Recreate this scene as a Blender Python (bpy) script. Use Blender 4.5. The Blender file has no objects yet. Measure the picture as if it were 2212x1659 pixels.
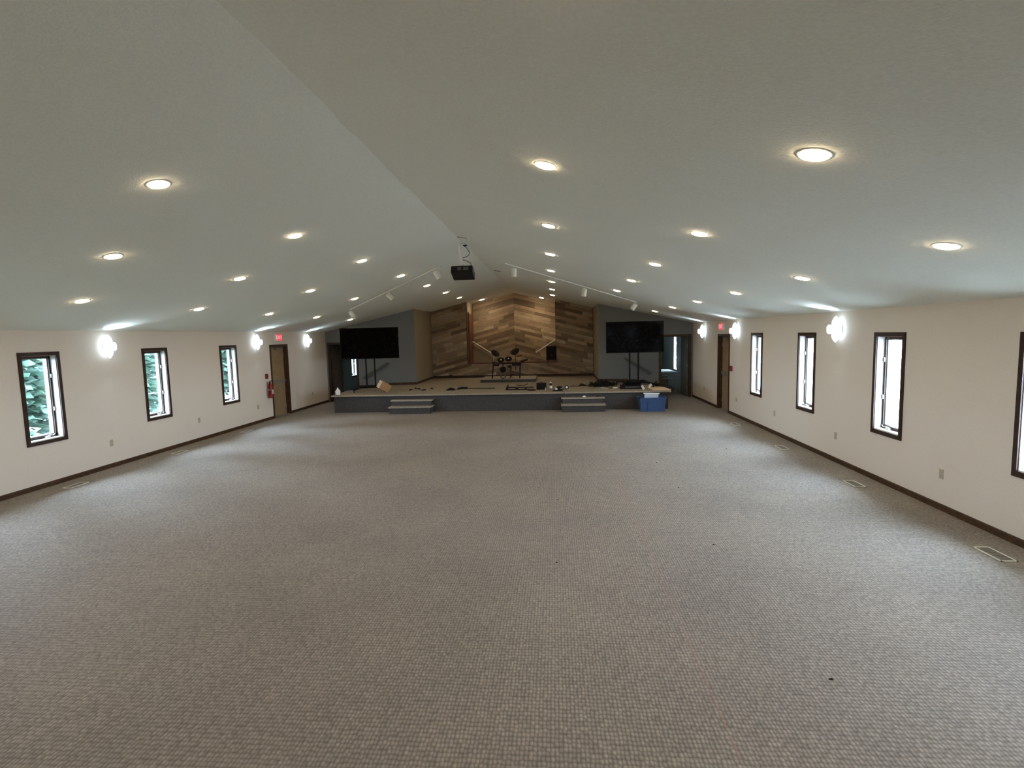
import bpy, math, random
from mathutils import Vector, Matrix
random.seed(7)
S = bpy.context.scene
COL = S.collection
PI = math.pi

# ------------------------------------------------------------------ camera
yaw, pitch, roll, cx, ch, fpx = .0829, .094, -.0243, 1.7261, 2.2284, 1129.93
cy_, sy_, cp_, sp_ = math.cos(yaw), math.sin(yaw), math.cos(pitch), math.sin(pitch)
F = Vector((-sy_*cp_, cy_*cp_, -sp_)); Rt = Vector((cy_, sy_, 0)); U = Rt.cross(F)
cr, sr = math.cos(roll), math.sin(roll)
R2 = Rt*cr + U*sr; U2 = -Rt*sr + U*cr
cam = bpy.data.cameras.new('camera'); co = bpy.data.objects.new('camera', cam); COL.objects.link(co)
m = Matrix((R2, U2, -F)).transposed().to_4x4(); m.translation = (cx, 0, ch)
co.matrix_world = m
cam.sensor_width = 36; cam.sensor_fit = 'HORIZONTAL'; cam.lens = fpx/2212*36
cam.clip_start = .05; cam.clip_end = 300
S.camera = co

# ------------------------------------------------------------------ world, exposure
SKY = 152
DOWN = 70          # radiance of the recessed lights
UPW, DNW = 34, 9
SCONCE = 17
w = bpy.data.worlds.new('overcast_sky'); S.world = w; w.use_nodes = True
wn = w.node_tree.nodes; bg = wn['Background']
tc = wn.new('ShaderNodeTexCoord'); nz = wn.new('ShaderNodeTexNoise'); nz.inputs['Scale'].default_value = 2.2
rp = wn.new('ShaderNodeValToRGB')
rp.color_ramp.elements[0].color = (.56, .73, 1.0, 1); rp.color_ramp.elements[1].color = (.66, .79, 1.0, 1)
w.node_tree.links.new(tc.outputs['Generated'], nz.inputs['Vector'])
w.node_tree.links.new(nz.outputs['Fac'], rp.inputs['Fac'])
w.node_tree.links.new(rp.outputs['Color'], bg.inputs['Color'])
# overcast luminance: three times brighter overhead than at the horizon
sx = wn.new('ShaderNodeSeparateXYZ'); w.node_tree.links.new(tc.outputs['Generated'], sx.inputs[0])
mr = wn.new('ShaderNodeMapRange'); mr.inputs['From Min'].default_value = 0; mr.inputs['From Max'].default_value = 1
mr.inputs['To Min'].default_value = SKY/3; mr.inputs['To Max'].default_value = SKY
w.node_tree.links.new(sx.outputs['Z'], mr.inputs['Value']); w.node_tree.links.new(mr.outputs[0], bg.inputs['Strength'])
S.view_settings.view_transform = 'Standard'; S.view_settings.look = 'None'
S.view_settings.gamma = 1; S.view_settings.use_curve_mapping = False
S.view_settings.exposure = 0.1
S.cycles.diffuse_bounces = 8; S.cycles.max_bounces = 14; S.cycles.transparent_max_bounces = 12

# ------------------------------------------------------------------ materials
def mat(name, col, rough=.6, metal=0, spec=.5, noise=0, nscale=20, bump=0, bscale=200, emit=None, estr=0, trans=0):
    m = bpy.data.materials.new(name); m.use_nodes = True
    nt = m.node_tree; b = nt.nodes['Principled BSDF']
    b.inputs['Base Color'].default_value = (*col, 1); b.inputs['Roughness'].default_value = rough
    b.inputs['Metallic'].default_value = metal; b.inputs['Specular IOR Level'].default_value = spec
    tc = nt.nodes.new('ShaderNodeTexCoord')
    if noise:
        n = nt.nodes.new('ShaderNodeTexNoise'); n.inputs['Scale'].default_value = nscale; n.inputs['Detail'].default_value = 4
        nt.links.new(tc.outputs['Object'], n.inputs['Vector'])
        r = nt.nodes.new('ShaderNodeValToRGB')
        r.color_ramp.elements[0].color = (*[c*(1-noise) for c in col], 1)
        r.color_ramp.elements[1].color = (*[min(1, c*(1+noise)) for c in col], 1)
        r.color_ramp.elements[0].position = .3; r.color_ramp.elements[1].position = .7
        nt.links.new(n.outputs['Fac'], r.inputs['Fac']); nt.links.new(r.outputs['Color'], b.inputs['Base Color'])
    if bump:
        n2 = nt.nodes.new('ShaderNodeTexNoise'); n2.inputs['Scale'].default_value = bscale; n2.inputs['Detail'].default_value = 3
        nt.links.new(tc.outputs['Object'], n2.inputs['Vector'])
        bp = nt.nodes.new('ShaderNodeBump'); bp.inputs['Strength'].default_value = bump; bp.inputs['Distance'].default_value = .01
        nt.links.new(n2.outputs['Fac'], bp.inputs['Height']); nt.links.new(bp.outputs['Normal'], b.inputs['Normal'])
    if emit:
        b.inputs['Emission Color'].default_value = (*emit, 1); b.inputs['Emission Strength'].default_value = estr
    return m

M = {}
M['wall'] = mat('cream_wall_paint', (.79, .705, .61), .75, noise=.03, nscale=60, bump=.25, bscale=90)
M['ceil'] = mat('textured_ceiling_paint', (.80, .81, .73), .85, noise=.04, nscale=45, bump=.25, bscale=70)
M['blue'] = mat('grey_blue_wall_paint', (.18, .188, .186), .75, noise=.04, nscale=50, bump=.2, bscale=90)
M['tan'] = mat('tan_wall_paint', (.23, .175, .105), .75, noise=.05, nscale=40, bump=.2, bscale=90)
M['teal'] = mat('teal_grey_paint', (.17, .235, .24), .75, noise=.04, nscale=30)
M['sidegrey'] = mat('pale_grey_wall_paint', (.34, .39, .39), .75, noise=.04, nscale=30)
M['dark'] = mat('dark_backing', (.03, .022, .015), .9, noise=.2)
M['brown'] = mat('dark_stained_wood', (.040, .019, .011), .5, spec=.3, noise=.3, nscale=18)
M['base'] = mat('oak_stained_baseboard', (.062, .031, .013), .5, spec=.3, noise=.3, nscale=14)
M['red'] = mat('reddish_stained_wood', (.11, .028, .012), .4, noise=.3, nscale=14)
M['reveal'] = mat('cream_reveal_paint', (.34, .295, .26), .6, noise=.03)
M['doort'] = mat('tan_wood_door_veneer', (.29, .20, .105), .5, noise=.15, nscale=6)
M['doord'] = mat('dark_wood_door_veneer', (.07, .043, .022), .5, noise=.3, nscale=8)
M['doorg'] = mat('grey_painted_door', (.11, .105, .085), .55, noise=.1, nscale=8)
M['alu'] = mat('brushed_aluminium', (.28, .27, .25), .45, .5, noise=.05)
M['chrome'] = mat('chrome_metal', (.75, .75, .75), .15, 1, noise=.02)
M['black'] = mat('black_satin_plastic', (.004, .004, .0045), .5, spec=.25, noise=.2)
M['blackm'] = mat('black_powder_coat', (.004, .004, .0045), .5, .0, .25, noise=.2)
M['screen'] = mat('black_glass_screen', (.0015, .0015, .0018), .10, spec=.06, noise=.1)
M['rubber'] = mat('dark_rubber_pad', (.006, .0045, .005), .7, spec=.2, noise=.2)
M['white'] = mat('white_plastic', (.86, .86, .83), .4, noise=.03)
M['whitem'] = mat('white_enamelled_metal', (.72, .72, .66), .4, noise=.03)
M['ivory'] = mat('ivory_enamel', (.78, .75, .64), .4, noise=.03)
M['register'] = mat('dull_register_metal', (.26, .235, .20), .5, noise=.05)
M['almond'] = mat('almond_plastic', (.50, .44, .33), .45, noise=.03)
M['slot'] = mat('dark_socket_slot', (.05, .04, .03), .6, noise=.1)
M['card'] = mat('brown_cardboard', (.42, .235, .105), .8, noise=.1, nscale=15)
M['cardl'] = mat('pale_cardboard', (.70, .50, .34), .75, noise=.12, nscale=12)
M['tote'] = mat('blue_plastic', (.045, .085, .19), .5, spec=.3, noise=.1)
M['clearp'] = mat('milky_plastic', (.50, .55, .62), .35, noise=.05)
M['redp'] = mat('red_plastic', (.24, .008, .010), .35, noise=.05)
M['steel'] = mat('grey_steel', (.35, .35, .34), .35, .7, noise=.05)
M['grey'] = mat('grey_painted_rail', (.07, .072, .062), .5, noise=.1)
M['lint'] = mat('dark_lint', (.02, .015, .012), .9, noise=.3)
M['sconceback'] = mat('satin_nickel', (.42, .43, .46), .4, .5, noise=.05)
M['bark'] = mat('tree_bark', (.10, .07, .05), .9, noise=.3)
M['gravel'] = mat('pale_gravel', (.28, .28, .265), .95, noise=.12, nscale=2)
M['grass'] = mat('mown_grass', (.010, .018, .007), .95, noise=.35, nscale=3)
M['vinyl'] = mat('pale_grey_vinyl', (.26, .29, .29), .4, noise=.02)
M['down'] = mat('warm_led_diffuser', (.8, .8, .8), .5, emit=(1, .78, .49), estr=DOWN)
M['down2'] = mat('bright_warm_led_diffuser', (.8, .8, .8), .5, emit=(1, .80, .54), estr=DOWN*3.4)
M['sconce'] = mat('cool_lamp_glass', (.8, .8, .8), .5, emit=(.66, .84, 1.0), estr=SCONCE*.2)
M['exitr'] = mat('lit_red_sign_face', (.4, .02, .03), .4, emit=(1, .035, .06), estr=1.0)
M['exitw'] = mat('lit_sign_letter', (.8, .5, .5), .4, emit=(1, .30, .33), estr=1.3)

def carpet(name, base, seam=True):
    m = bpy.data.materials.new(name); m.use_nodes = True; nt = m.node_tree; N = nt.nodes; L = nt.links
    b = N['Principled BSDF']; b.inputs['Roughness'].default_value = .95; b.inputs['Specular IOR Level'].default_value = .15
    tc = N.new('ShaderNodeTexCoord')
    v = N.new('ShaderNodeTexVoronoi'); v.inputs['Scale'].default_value = 43; v.inputs['Randomness'].default_value = .33
    mp = N.new('ShaderNodeMapping'); mp.inputs['Scale'].default_value = (1, .72, 1)
    L.new(tc.outputs['Object'], mp.inputs['Vector']); L.new(mp.outputs['Vector'], v.inputs['Vector'])
    r = N.new('ShaderNodeValToRGB')
    r.color_ramp.elements[0].position = .05; r.color_ramp.elements[0].color = (*[c*1.22 for c in base], 1)
    r.color_ramp.elements[1].position = .72; r.color_ramp.elements[1].color = (*[c*.55 for c in base], 1)
    L.new(v.outputs['Distance'], r.inputs['Fac'])
    # per-loop colour differences
    mx = N.new('ShaderNodeMix'); mx.data_type = 'RGBA'; mx.blend_type = 'MULTIPLY'; mx.inputs['Factor'].default_value = 1
    bw = N.new('ShaderNodeSeparateColor'); L.new(v.outputs['Color'], bw.inputs['Color'])
    r2 = N.new('ShaderNodeValToRGB'); r2.color_ramp.elements[0].color = (.88, .88, .89, 1); r2.color_ramp.elements[1].color = (1.08, 1.07, 1.06, 1)
    L.new(bw.outputs['Red'], r2.inputs['Fac'])
    L.new(r.outputs['Color'], mx.inputs['A']); L.new(r2.outputs['Color'], mx.inputs['B'])
    # soft wear mottling
    nz = N.new('ShaderNodeTexNoise'); nz.inputs['Scale'].default_value = .8; nz.inputs['Detail'].default_value = 5
    L.new(tc.outputs['Object'], nz.inputs['Vector'])
    r3 = N.new('ShaderNodeValToRGB'); r3.color_ramp.elements[0].color = (.93, .93, .94, 1); r3.color_ramp.elements[1].color = (1.07, 1.06, 1.05, 1)
    r3.color_ramp.elements[0].position = .35; r3.color_ramp.elements[1].position = .65
    L.new(nz.outputs['Fac'], r3.inputs['Fac'])
    m2 = N.new('ShaderNodeMix'); m2.data_type = 'RGBA'; m2.blend_type = 'MULTIPLY'; m2.inputs['Factor'].default_value = 1
    L.new(mx.outputs['Result'], m2.inputs['A']); L.new(r3.outputs['Color'], m2.inputs['B'])
    out = m2.outputs['Result']
    if seam:   # glued seam between two carpet widths
        sx = N.new('ShaderNodeSeparateXYZ'); L.new(tc.outputs['Object'], sx.inputs['Vector'])
        a = N.new('ShaderNodeMath'); a.operation = 'SUBTRACT'; a.inputs[1].default_value = 2.65; L.new(sx.outputs['X'], a.inputs[0])
        ab = N.new('ShaderNodeMath'); ab.operation = 'ABSOLUTE'; L.new(a.outputs[0], ab.inputs[0])
        lt = N.new('ShaderNodeMath'); lt.operation = 'LESS_THAN'; lt.inputs[1].default_value = .008; L.new(ab.outputs[0], lt.inputs[0])
        sc = N.new('ShaderNodeMath'); sc.operation = 'MULTIPLY'; sc.inputs[1].default_value = .3; L.new(lt.outputs[0], sc.inputs[0])
        m3 = N.new('ShaderNodeMix'); m3.data_type = 'RGBA'; L.new(sc.outputs[0], m3.inputs['Factor'])
        L.new(out, m3.inputs['A']); m3.inputs['B'].default_value = (base[0]*1.2, base[1]*.75, base[2]*.72, 1)
        out = m3.outputs['Result']
    L.new(out, b.inputs['Base Color'])
    inv = N.new('ShaderNodeMath'); inv.operation = 'SUBTRACT'; inv.inputs[0].default_value = 1; L.new(v.outputs['Distance'], inv.inputs[1])
    bp = N.new('ShaderNodeBump'); bp.inputs['Strength'].default_value = .7; bp.inputs['Distance'].default_value = .008
    L.new(inv.outputs[0], bp.inputs['Height']); L.new(bp.outputs['Normal'], b.inputs['Normal'])
    return m
M['carpet'] = carpet('grey_brown_loop_carpet', (.33, .284, .24))
M['carpets'] = carpet('grey_brown_stage_carpet', (.42, .36, .275), False)
M['carpetd'] = carpet('charcoal_riser_carpet', (.098, .090, .083), False)

def plankmat():
    m = bpy.data.materials.new('weathered_wood_plank'); m.use_nodes = True; nt = m.node_tree; N = nt.nodes; L = nt.links
    b = N['Principled BSDF']; b.inputs['Roughness'].default_value = .6
    oi = N.new('ShaderNodeObjectInfo'); tc = N.new('ShaderNodeTexCoord')
    mp = N.new('ShaderNodeMapping'); mp.inputs['Scale'].default_value = (2.5, 1, 28)
    L.new(tc.outputs['Object'], mp.inputs['Vector'])
    ad = N.new('ShaderNodeVectorMath'); ad.operation = 'ADD'; L.new(mp.outputs['Vector'], ad.inputs[0])
    L.new(oi.outputs['Random'], ad.inputs[1])
    nz = N.new('ShaderNodeTexNoise'); nz.inputs['Scale'].default_value = 1.6; nz.inputs['Detail'].default_value = 6
    L.new(ad.outputs[0], nz.inputs['Vector'])
    r = N.new('ShaderNodeValToRGB'); r.color_ramp.elements[0].position = .3; r.color_ramp.elements[1].position = .7
    r.color_ramp.elements[0].color = (.72, .70, .68, 1); r.color_ramp.elements[1].color = (1.15, 1.15, 1.15, 1)
    L.new(nz.outputs['Fac'], r.inputs['Fac'])
    mx = N.new('ShaderNodeMix'); mx.data_type = 'RGBA'; mx.blend_type = 'MULTIPLY'; mx.inputs['Factor'].default_value = 1
    L.new(oi.outputs['Color'], mx.inputs['A']); L.new(r.outputs['Color'], mx.inputs['B'])
    L.new(mx.outputs['Result'], b.inputs['Base Color'])
    return m
M['plank'] = plankmat()

def glassmat():
    m = bpy.data.materials.new('window_glass'); m.use_nodes = True; nt = m.node_tree; N = nt.nodes; L = nt.links
    for n in list(N):
        if n.type == 'BSDF_PRINCIPLED': N.remove(n)
    t = N.new('ShaderNodeBsdfTransparent'); t.inputs['Color'].default_value = (.93, .97, .97, 1)
    g = N.new('ShaderNodeBsdfGlossy'); g.inputs['Roughness'].default_value = .03
    lw_ = N.new('ShaderNodeLayerWeight'); pw = N.new('ShaderNodeMath'); pw.operation = 'POWER'; pw.inputs[1].default_value = 5; L.new(lw_.outputs['Facing'], pw.inputs[0])
    fr = N.new('ShaderNodeMapRange'); fr.inputs['To Min'].default_value = .03; fr.inputs['To Max'].default_value = .6; L.new(pw.outputs[0], fr.inputs['Value'])
    mx = N.new('ShaderNodeMixShader'); L.new(fr.outputs[0], mx.inputs[0]); L.new(t.outputs[0], mx.inputs[1]); L.new(g.outputs[0], mx.inputs[2])
    L.new(mx.outputs[0], N['Material Output'].inputs['Surface'])
    return m
M['glass'] = glassmat()

def leafmat(name, c1, c2):
    m = bpy.data.materials.new(name); m.use_nodes = True; nt = m.node_tree; N = nt.nodes; L = nt.links
    b = N['Principled BSDF']; b.inputs['Roughness'].default_value = .6
    tc = N.new('ShaderNodeTexCoord'); nz = N.new('ShaderNodeTexNoise'); nz.inputs['Scale'].default_value = 2.5; nz.inputs['Detail'].default_value = 4
    L.new(tc.outputs['Object'], nz.inputs['Vector'])
    r = N.new('ShaderNodeValToRGB'); r.color_ramp.elements[0].position = .35; r.color_ramp.elements[1].position = .65
    r.color_ramp.elements[0].color = (*c1, 1); r.color_ramp.elements[1].color = (*c2, 1)
    L.new(nz.outputs['Fac'], r.inputs['Fac']); L.new(r.outputs['Color'], b.inputs['Base Color'])
    t = N.new('ShaderNodeBsdfTranslucent'); L.new(r.outputs['Color'], t.inputs['Color'])
    mx = N.new('ShaderNodeMixShader'); mx.inputs[0].default_value = .45
    L.new(b.outputs[0], mx.inputs[1]); L.new(t.outputs[0], mx.inputs[2]); L.new(mx.outputs[0], N['Material Output'].inputs['Surface'])
    return m
M['leaf'] = leafmat('spruce_needles', (.010, .022, .014), (.030, .055, .034))
M['leaf2'] = leafmat('maple_leaves', (.012, .03, .012), (.03, .055, .022))

# ------------------------------------------------------------------ mesh helpers
class MB:
    def __init__(s): s.v = []; s.f = []
    def add(s, vs, fs, T=None):
        o = len(s.v)
        s.v += [tuple(T @ Vector(v)) if T else tuple(v) for v in vs]
        s.f += [tuple(i+o for i in f) for f in fs]
        return s
    def box(s, a, b, T=None):
        x0, y0, z0 = a; x1, y1, z1 = b
        v = [(x0,y0,z0),(x1,y0,z0),(x1,y1,z0),(x0,y1,z0),(x0,y0,z1),(x1,y0,z1),(x1,y1,z1),(x0,y1,z1)]
        return s.add(v, [(0,3,2,1),(4,5,6,7),(0,1,5,4),(1,2,6,5),(2,3,7,6),(3,0,4,7)], T)
    def bev(s, a, b, r, T=None, n=3):
        """box with rounded vertical edges and softened top/bottom"""
        x0, y0, z0 = a; x1, y1, z1 = b; pts = []
        for (px, py, a0) in ((x1-r, y1-r, 0), (x0+r, y1-r, PI/2), (x0+r, y0+r, PI), (x1-r, y0+r, 1.5*PI)):
            for k in range(n+1):
                t = a0 + k/n*PI/2; pts.append((px, py, math.cos(t), math.sin(t)))
        rings = [(z0, .6), (z0+r*.4, 1), (z1-r*.4, 1), (z1, .6)]
        vs = [(px+q*rr*cx_, py+q*rr*sx_, z) for z, q in rings for (px, py, cx_, sx_) in pts for rr in (r,)]
        c = len(pts); fs = []
        for j in range(3):
            for i in range(c): fs.append((j*c+i, j*c+(i+1)%c, (j+1)*c+(i+1)%c, (j+1)*c+i))
        fs.append(tuple(range(c-1, -1, -1))); fs.append(tuple(range(3*c, 4*c)))
        return s.add(vs, fs, T)
    def tube(s, p0, p1, r0, r1=None, n=10, T=None):
        r1 = r0 if r1 is None else r1
        p0, p1 = Vector(p0), Vector(p1); d = (p1-p0).normalized()
        u = d.orthogonal().normalized(); w_ = d.cross(u); vs = []
        for p, r in ((p0, r0), (p1, r1)):
            for k in range(n):
                t = 2*PI*k/n; vs.append(p + u*math.cos(t)*r + w_*math.sin(t)*r)
        fs = [(k, (k+1) % n, n+(k+1) % n, n+k) for k in range(n)]
        fs += [tuple(range(n-1, -1, -1)), tuple(range(n, 2*n))]
        return s.add(vs, fs, T)
    def path(s, pts, r, n=6):
        pts = [Vector(p) for p in pts]; vs = []; fs = []
        for i, p in enumerate(pts):
            d = (pts[min(i+1, len(pts)-1)] - pts[max(i-1, 0)]).normalized()
            u = d.cross(Vector((0, 0, 1)));
            u = u.normalized() if u.length > 1e-3 else Vector((1, 0, 0))
            w_ = d.cross(u)
            vs += [p + u*math.cos(2*PI*k/n)*r + w_*math.sin(2*PI*k/n)*r for k in range(n)]
        for i in range(len(pts)-1):
            fs += [(i*n+k, i*n+(k+1) % n, (i+1)*n+(k+1) % n, (i+1)*n+k) for k in range(n)]
        fs += [tuple(range(n-1, -1, -1)), tuple(range((len(pts)-1)*n, len(pts)*n))]
        return s.add(vs, fs)
    def lathe(s, prof, n=20, T=None):
        """prof: list of (r, z) from bottom to top"""
        vs = []; fs = []
        for r, z in prof: vs += [(r*math.cos(2*PI*k/n), r*math.sin(2*PI*k/n), z) for k in range(n)]
        for i in range(len(prof)-1):
            fs += [(i*n+k, i*n+(k+1) % n, (i+1)*n+(k+1) % n, (i+1)*n+k) for k in range(n)]
        fs += [tuple(range(n-1, -1, -1)), tuple(range((len(prof)-1)*n, len(prof)*n))]
        return s.add(vs, fs, T)
    def prism(s, poly, d, T=None):
        """polygon in (x, z), extruded from y=0 to y=d"""
        n = len(poly); vs = [(x, 0, z) for x, z in poly] + [(x, d, z) for x, z in poly]
        fs = [tuple(range(n)), tuple(range(2*n-1, n-1, -1))] + [(k, n+k, n+(k+1) % n, (k+1) % n) for k in range(n)]
        return s.add(vs, fs, T)
    def slab(s, poly, z0, z1, T=None):
        n = len(poly); vs = [(x, y, z0) for x, y in poly] + [(x, y, z1) for x, y in poly]
        fs = [tuple(range(n-1, -1, -1)), tuple(range(n, 2*n))] + [(k, (k+1) % n, n+(k+1) % n, n+k) for k in range(n)]
        return s.add(vs, fs, T)
    def obj(s, name, mt, parent=None, smooth=False, loc=None):
        me = bpy.data.meshes.new(name); me.from_pydata(s.v, [], s.f)
        me.materials.append(M[mt]); me.update()
        import bmesh
        bm = bmesh.new(); bm.from_mesh(me); bmesh.ops.recalc_face_normals(bm, faces=bm.faces); bm.to_mesh(me); bm.free()
        if smooth:
            for p in me.polygons: p.use_smooth = True
            try: me.set_sharp_from_angle(angle=math.radians(38))
            except Exception: pass
        o = bpy.data.objects.new(name, me); COL.objects.link(o)
        if parent: o.parent = parent
        if loc: o.location = loc
        return o

def tag(o, label=None, cat=None, group=None, kind=None):
    if label: o['label'] = label
    if cat: o['category'] = cat
    if group: o['group'] = group
    if kind: o['kind'] = kind
    return o
def thing(name, label, cat, loc=(0, 0, 0), rz=0, group=None, rot=None):
    o = bpy.data.objects.new(name, None); COL.objects.link(o); o.location = loc
    o.rotation_euler = rot if rot else (0, 0, rz); o.empty_display_size = .1
    return tag(o, label, cat, group)
def struct(o): o['kind'] = 'structure'; return o
def sroot(name, loc=(0, 0, 0), rz=0):
    o = bpy.data.objects.new(name, None); COL.objects.link(o); o.location = loc; o.rotation_euler = (0, 0, rz); o['kind'] = 'structure'
    return o
def copy_tree(o, parent=None):
    c = o.copy(); COL.objects.link(c); c.parent = parent
    for ch_ in [k for k in bpy.data.objects if k.parent == o]: copy_tree(ch_, c)
    return c
Txyz = Matrix.Translation
def RZ(a): return Matrix.Rotation(a, 4, 'Z')
def RX(a): return Matrix.Rotation(a, 4, 'X')
def RY(a): return Matrix.Rotation(a, 4, 'Y')

# ------------------------------------------------------------------ room dimensions
W, HE, HR = 6.335, 2.473, 4.01
SL = (HR-HE)/W
YB, YE = -2.6, 17.94        # rear end of the room / start of the back wall
YN = 23.2                   # end of the building
ZS = .53                    # stage height
def zc(x): return HR - SL*abs(x)
TH = .22

# floor, ceiling
struct(MB().box((-W-TH, YB-.2, -.2), (W+TH, YN, 0)).obj('floor', 'carpet'))
cb = MB(); rj = random.Random(4); ny = 90
ys_ = [YB-.2 + (YN-YB+.2)*k/ny for k in range(ny+1)]; jit = [rj.uniform(-.02, .02) for _ in ys_]
for s_ in (-1, 1):
    vs = []
    for y, q in zip(ys_, jit): vs += [(q, y, HR-.002), (s_*(W+TH), y, zc(W+TH)), (q, y, HR+.25), (s_*(W+TH+.72), y, zc(W+TH)+.20), (s_*(W+TH+.72), y, zc(W+TH)-.13), (s_*(W+TH), y, zc(W+TH)-.11)]
    fs = []
    for k in range(ny):
        a, b_ = 6*k, 6*k+6
        fs += [(a, a+1, b_+1, b_), (a+2, b_+2, b_+3, a+3), (a+3, b_+3, b_+4, a+4), (a+4, b_+4, b_+5, a+5), (a+5, b_+5, b_+1, a+1)]
    fs += [(0, 2, 3, 4, 5, 1), tuple(6*ny+q for q in (1, 5, 4, 3, 2, 0))]
    cb.add(vs, fs)
struct(cb.obj('ceiling', 'ceil'))

# windows and doors along the side walls
WZ0, WZ1 = .742, 2.08       # opening heights (casing outside them)
CW = .056
WINW = .672
wl = [7.24+2.389*i for i in (-2, -1, 0, 1, 2)] + [20.12]
wr = [4.914+2.383*i for i in (-1, 0, 1, 2, 3)] + [20.15]
DY0, DY1, DZ = 14.25+CW, 15.25-CW, 2.11-CW
def sidewall(side, wins):
    holes = [(y+CW, y+WINW-CW, WZ0, WZ1) for y in wins] + [(DY0, DY1, 0, DZ)]
    holes.sort(); b = MB()
    x0, x1 = (W, W+TH) if side > 0 else (-W-TH, -W)
    y = YB-.2; ztop = zc(W)+.0
    for (a, c, z0, z1) in holes:
        b.box((x0, y, 0), (x1, a, ztop))
        if z0 > 0: b.box((x0, a, 0), (x1, c, z0))
        b.box((x0, a, z1), (x1, c, ztop)); y = c
    b.box((x0, y, 0), (x1, YN, ztop))
    return struct(b.obj('wall_left' if side < 0 else 'wall_right', 'wall'))
sidewall(-1, wl); sidewall(1, wr)
rear = MB().add([(-W-TH, YB, 0), (W+TH, YB, 0), (W+TH, YB, zc(W+TH)), (0, YB, HR), (-W-TH, YB, zc(W+TH)),
                 (-W-TH, YB-.2, 0), (W+TH, YB-.2, 0), (W+TH, YB-.2, zc(W+TH)), (0, YB-.2, HR), (-W-TH, YB-.2, zc(W+TH))],
                [(0,1,2,3,4), (9,8,7,6,5), (0,5,6,1), (1,6,7,2), (4,9,5,0)])
struct(rear.obj('wall_rear', 'wall'))
struct(MB().box((-W-TH, YN, -.2), (W+TH, YN+.2, 4.3)).obj('wall_building_end', 'teal'))

# baseboards
def seg(side, a, b_):
    m = MB(); x = W
    p = [(0, 0), (.016, 0), (.016, .062), (.010, .074), (0, .076)]
    vs = [(side*(x-px), a, pz) for px, pz in p] + [(side*(x-px), b_, pz) for px, pz in p]
    m.add(vs, [(0,1,2,3,4), (9,8,7,6,5)] + [(k, 5+k, 5+(k+1) % 5, (k+1) % 5) for k in range(5)])
    return m
for side, nm in ((-1, 'baseboard_left'), (1, 'baseboard_right')):
    m = seg(side, YB, 14.25); m2 = seg(side, 15.25, YE)
    m.add(m2.v, m2.f); struct(m.obj(nm, 'base'))

# windows
def window(idx, side, y0, full=True):
    root = sroot('window_%d' % idx, (side*W, y0, 0))
    s = side
    def X(d): return s*d      # depth into the wall, negative = into the room
    def bx(m, d0, d1, ya, yb, za, zb):
        m.box((min(X(d0), X(d1)), ya, za), (max(X(d0), X(d1)), yb, zb)); return m
    w_ = WINW; za, zb = WZ0-CW, WZ1+CW
    c = MB()
    bx(c, -.018, 0, 0, w_, zb-CW, zb); bx(c, -.018, 0, 0, w_, za, za+CW)
    bx(c, -.018, 0, 0, CW, za+CW, zb-CW); bx(c, -.018, 0, w_-CW, w_, za+CW, zb-CW)
    c.obj('casing', 'brown', root)
    r = MB(); t = .008      # painted reveal lining the hole
    bx(r, 0, .10, CW, CW+t, WZ0, WZ1); bx(r, 0, .10, w_-CW-t, w_-CW, WZ0, WZ1); bx(r, 0, .10, CW, w_-CW, WZ1-t, WZ1)
    r.obj('reveal', 'reveal', root)
    bx(MB(), -.004, .10, CW+t, w_-CW-t, WZ0, WZ0+.018).obj('sill', 'white', root)
    f = MB(); q = .05; a, b_ = CW+.004, w_-CW-.004; z0, z1 = WZ0+.018, WZ1-.004
    bx(f, .10, .122, a, b_, z0, z0+.045); bx(f, .10, .122, a, b_, z1-.04, z1)
    bx(f, .10, .122, a, a+.03, z0, z1); bx(f, .10, .122, b_-.03, b_, z0, z1)
    f.obj('sash_frame', 'brown', root)
    g = MB(); a += .026; b_ -= .026; z0 += .04; z1 -= .036
    bx(g, .122, .19, a, a+.016, z0, z1); bx(g, .122, .19, b_-.016, b_, z0, z1)
    bx(g, .122, .19, a, b_, z0, z0+.014); bx(g, .122, .19, a, b_, z1-.014, z1)
    g.obj('outer_sash', 'vinyl', root)
    bx(MB(), .17, .176, a+.018, b_-.018, z0+.014, z1-.014).obj('pane', 'glass', root)
    h = MB(); hy = w_*.62
    bx(h, .055, .10, hy-.03, hy+.03, WZ0+.018, WZ0+.045)
    h.path([(X(.07), hy, WZ0+.045), (X(.05), hy+.01, WZ0+.06), (X(.045), hy+.07, WZ0+.052), (X(.05), hy+.10, WZ0+.07)], .006)
    h.obj('crank_handle', 'whitem', root)
    k = MB()
    for zz in (.35, .75):
        z_ = WZ0 + (WZ1-WZ0)*zz
        bx(k, .085, .10, w_-CW-.03, w_-CW-.012, z_-.03, z_+.03)
    k.obj('sash_lock', 'whitem', root)
    return root
n = 1
for y in wl: window(n, -1, y); n += 1
for y in wr: window(n, 1, y); n += 1
# daylight portals at each window opening
for side, ws in ((-1, wl), (1, wr)):
    for y in ws:
        ld = bpy.data.lights.new('window_portal', 'AREA'); ld.shape = 'RECTANGLE'; ld.size = WZ1-WZ0; ld.size_y = WINW-2*CW
        ld.cycles.is_portal = True
        lo = bpy.data.objects.new('window_portal', ld); COL.objects.link(lo)
        lo.location = (side*(W+TH+.01), y+WINW/2, (WZ0+WZ1)/2); lo.rotation_euler = (0, side*PI/2, 0)

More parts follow.
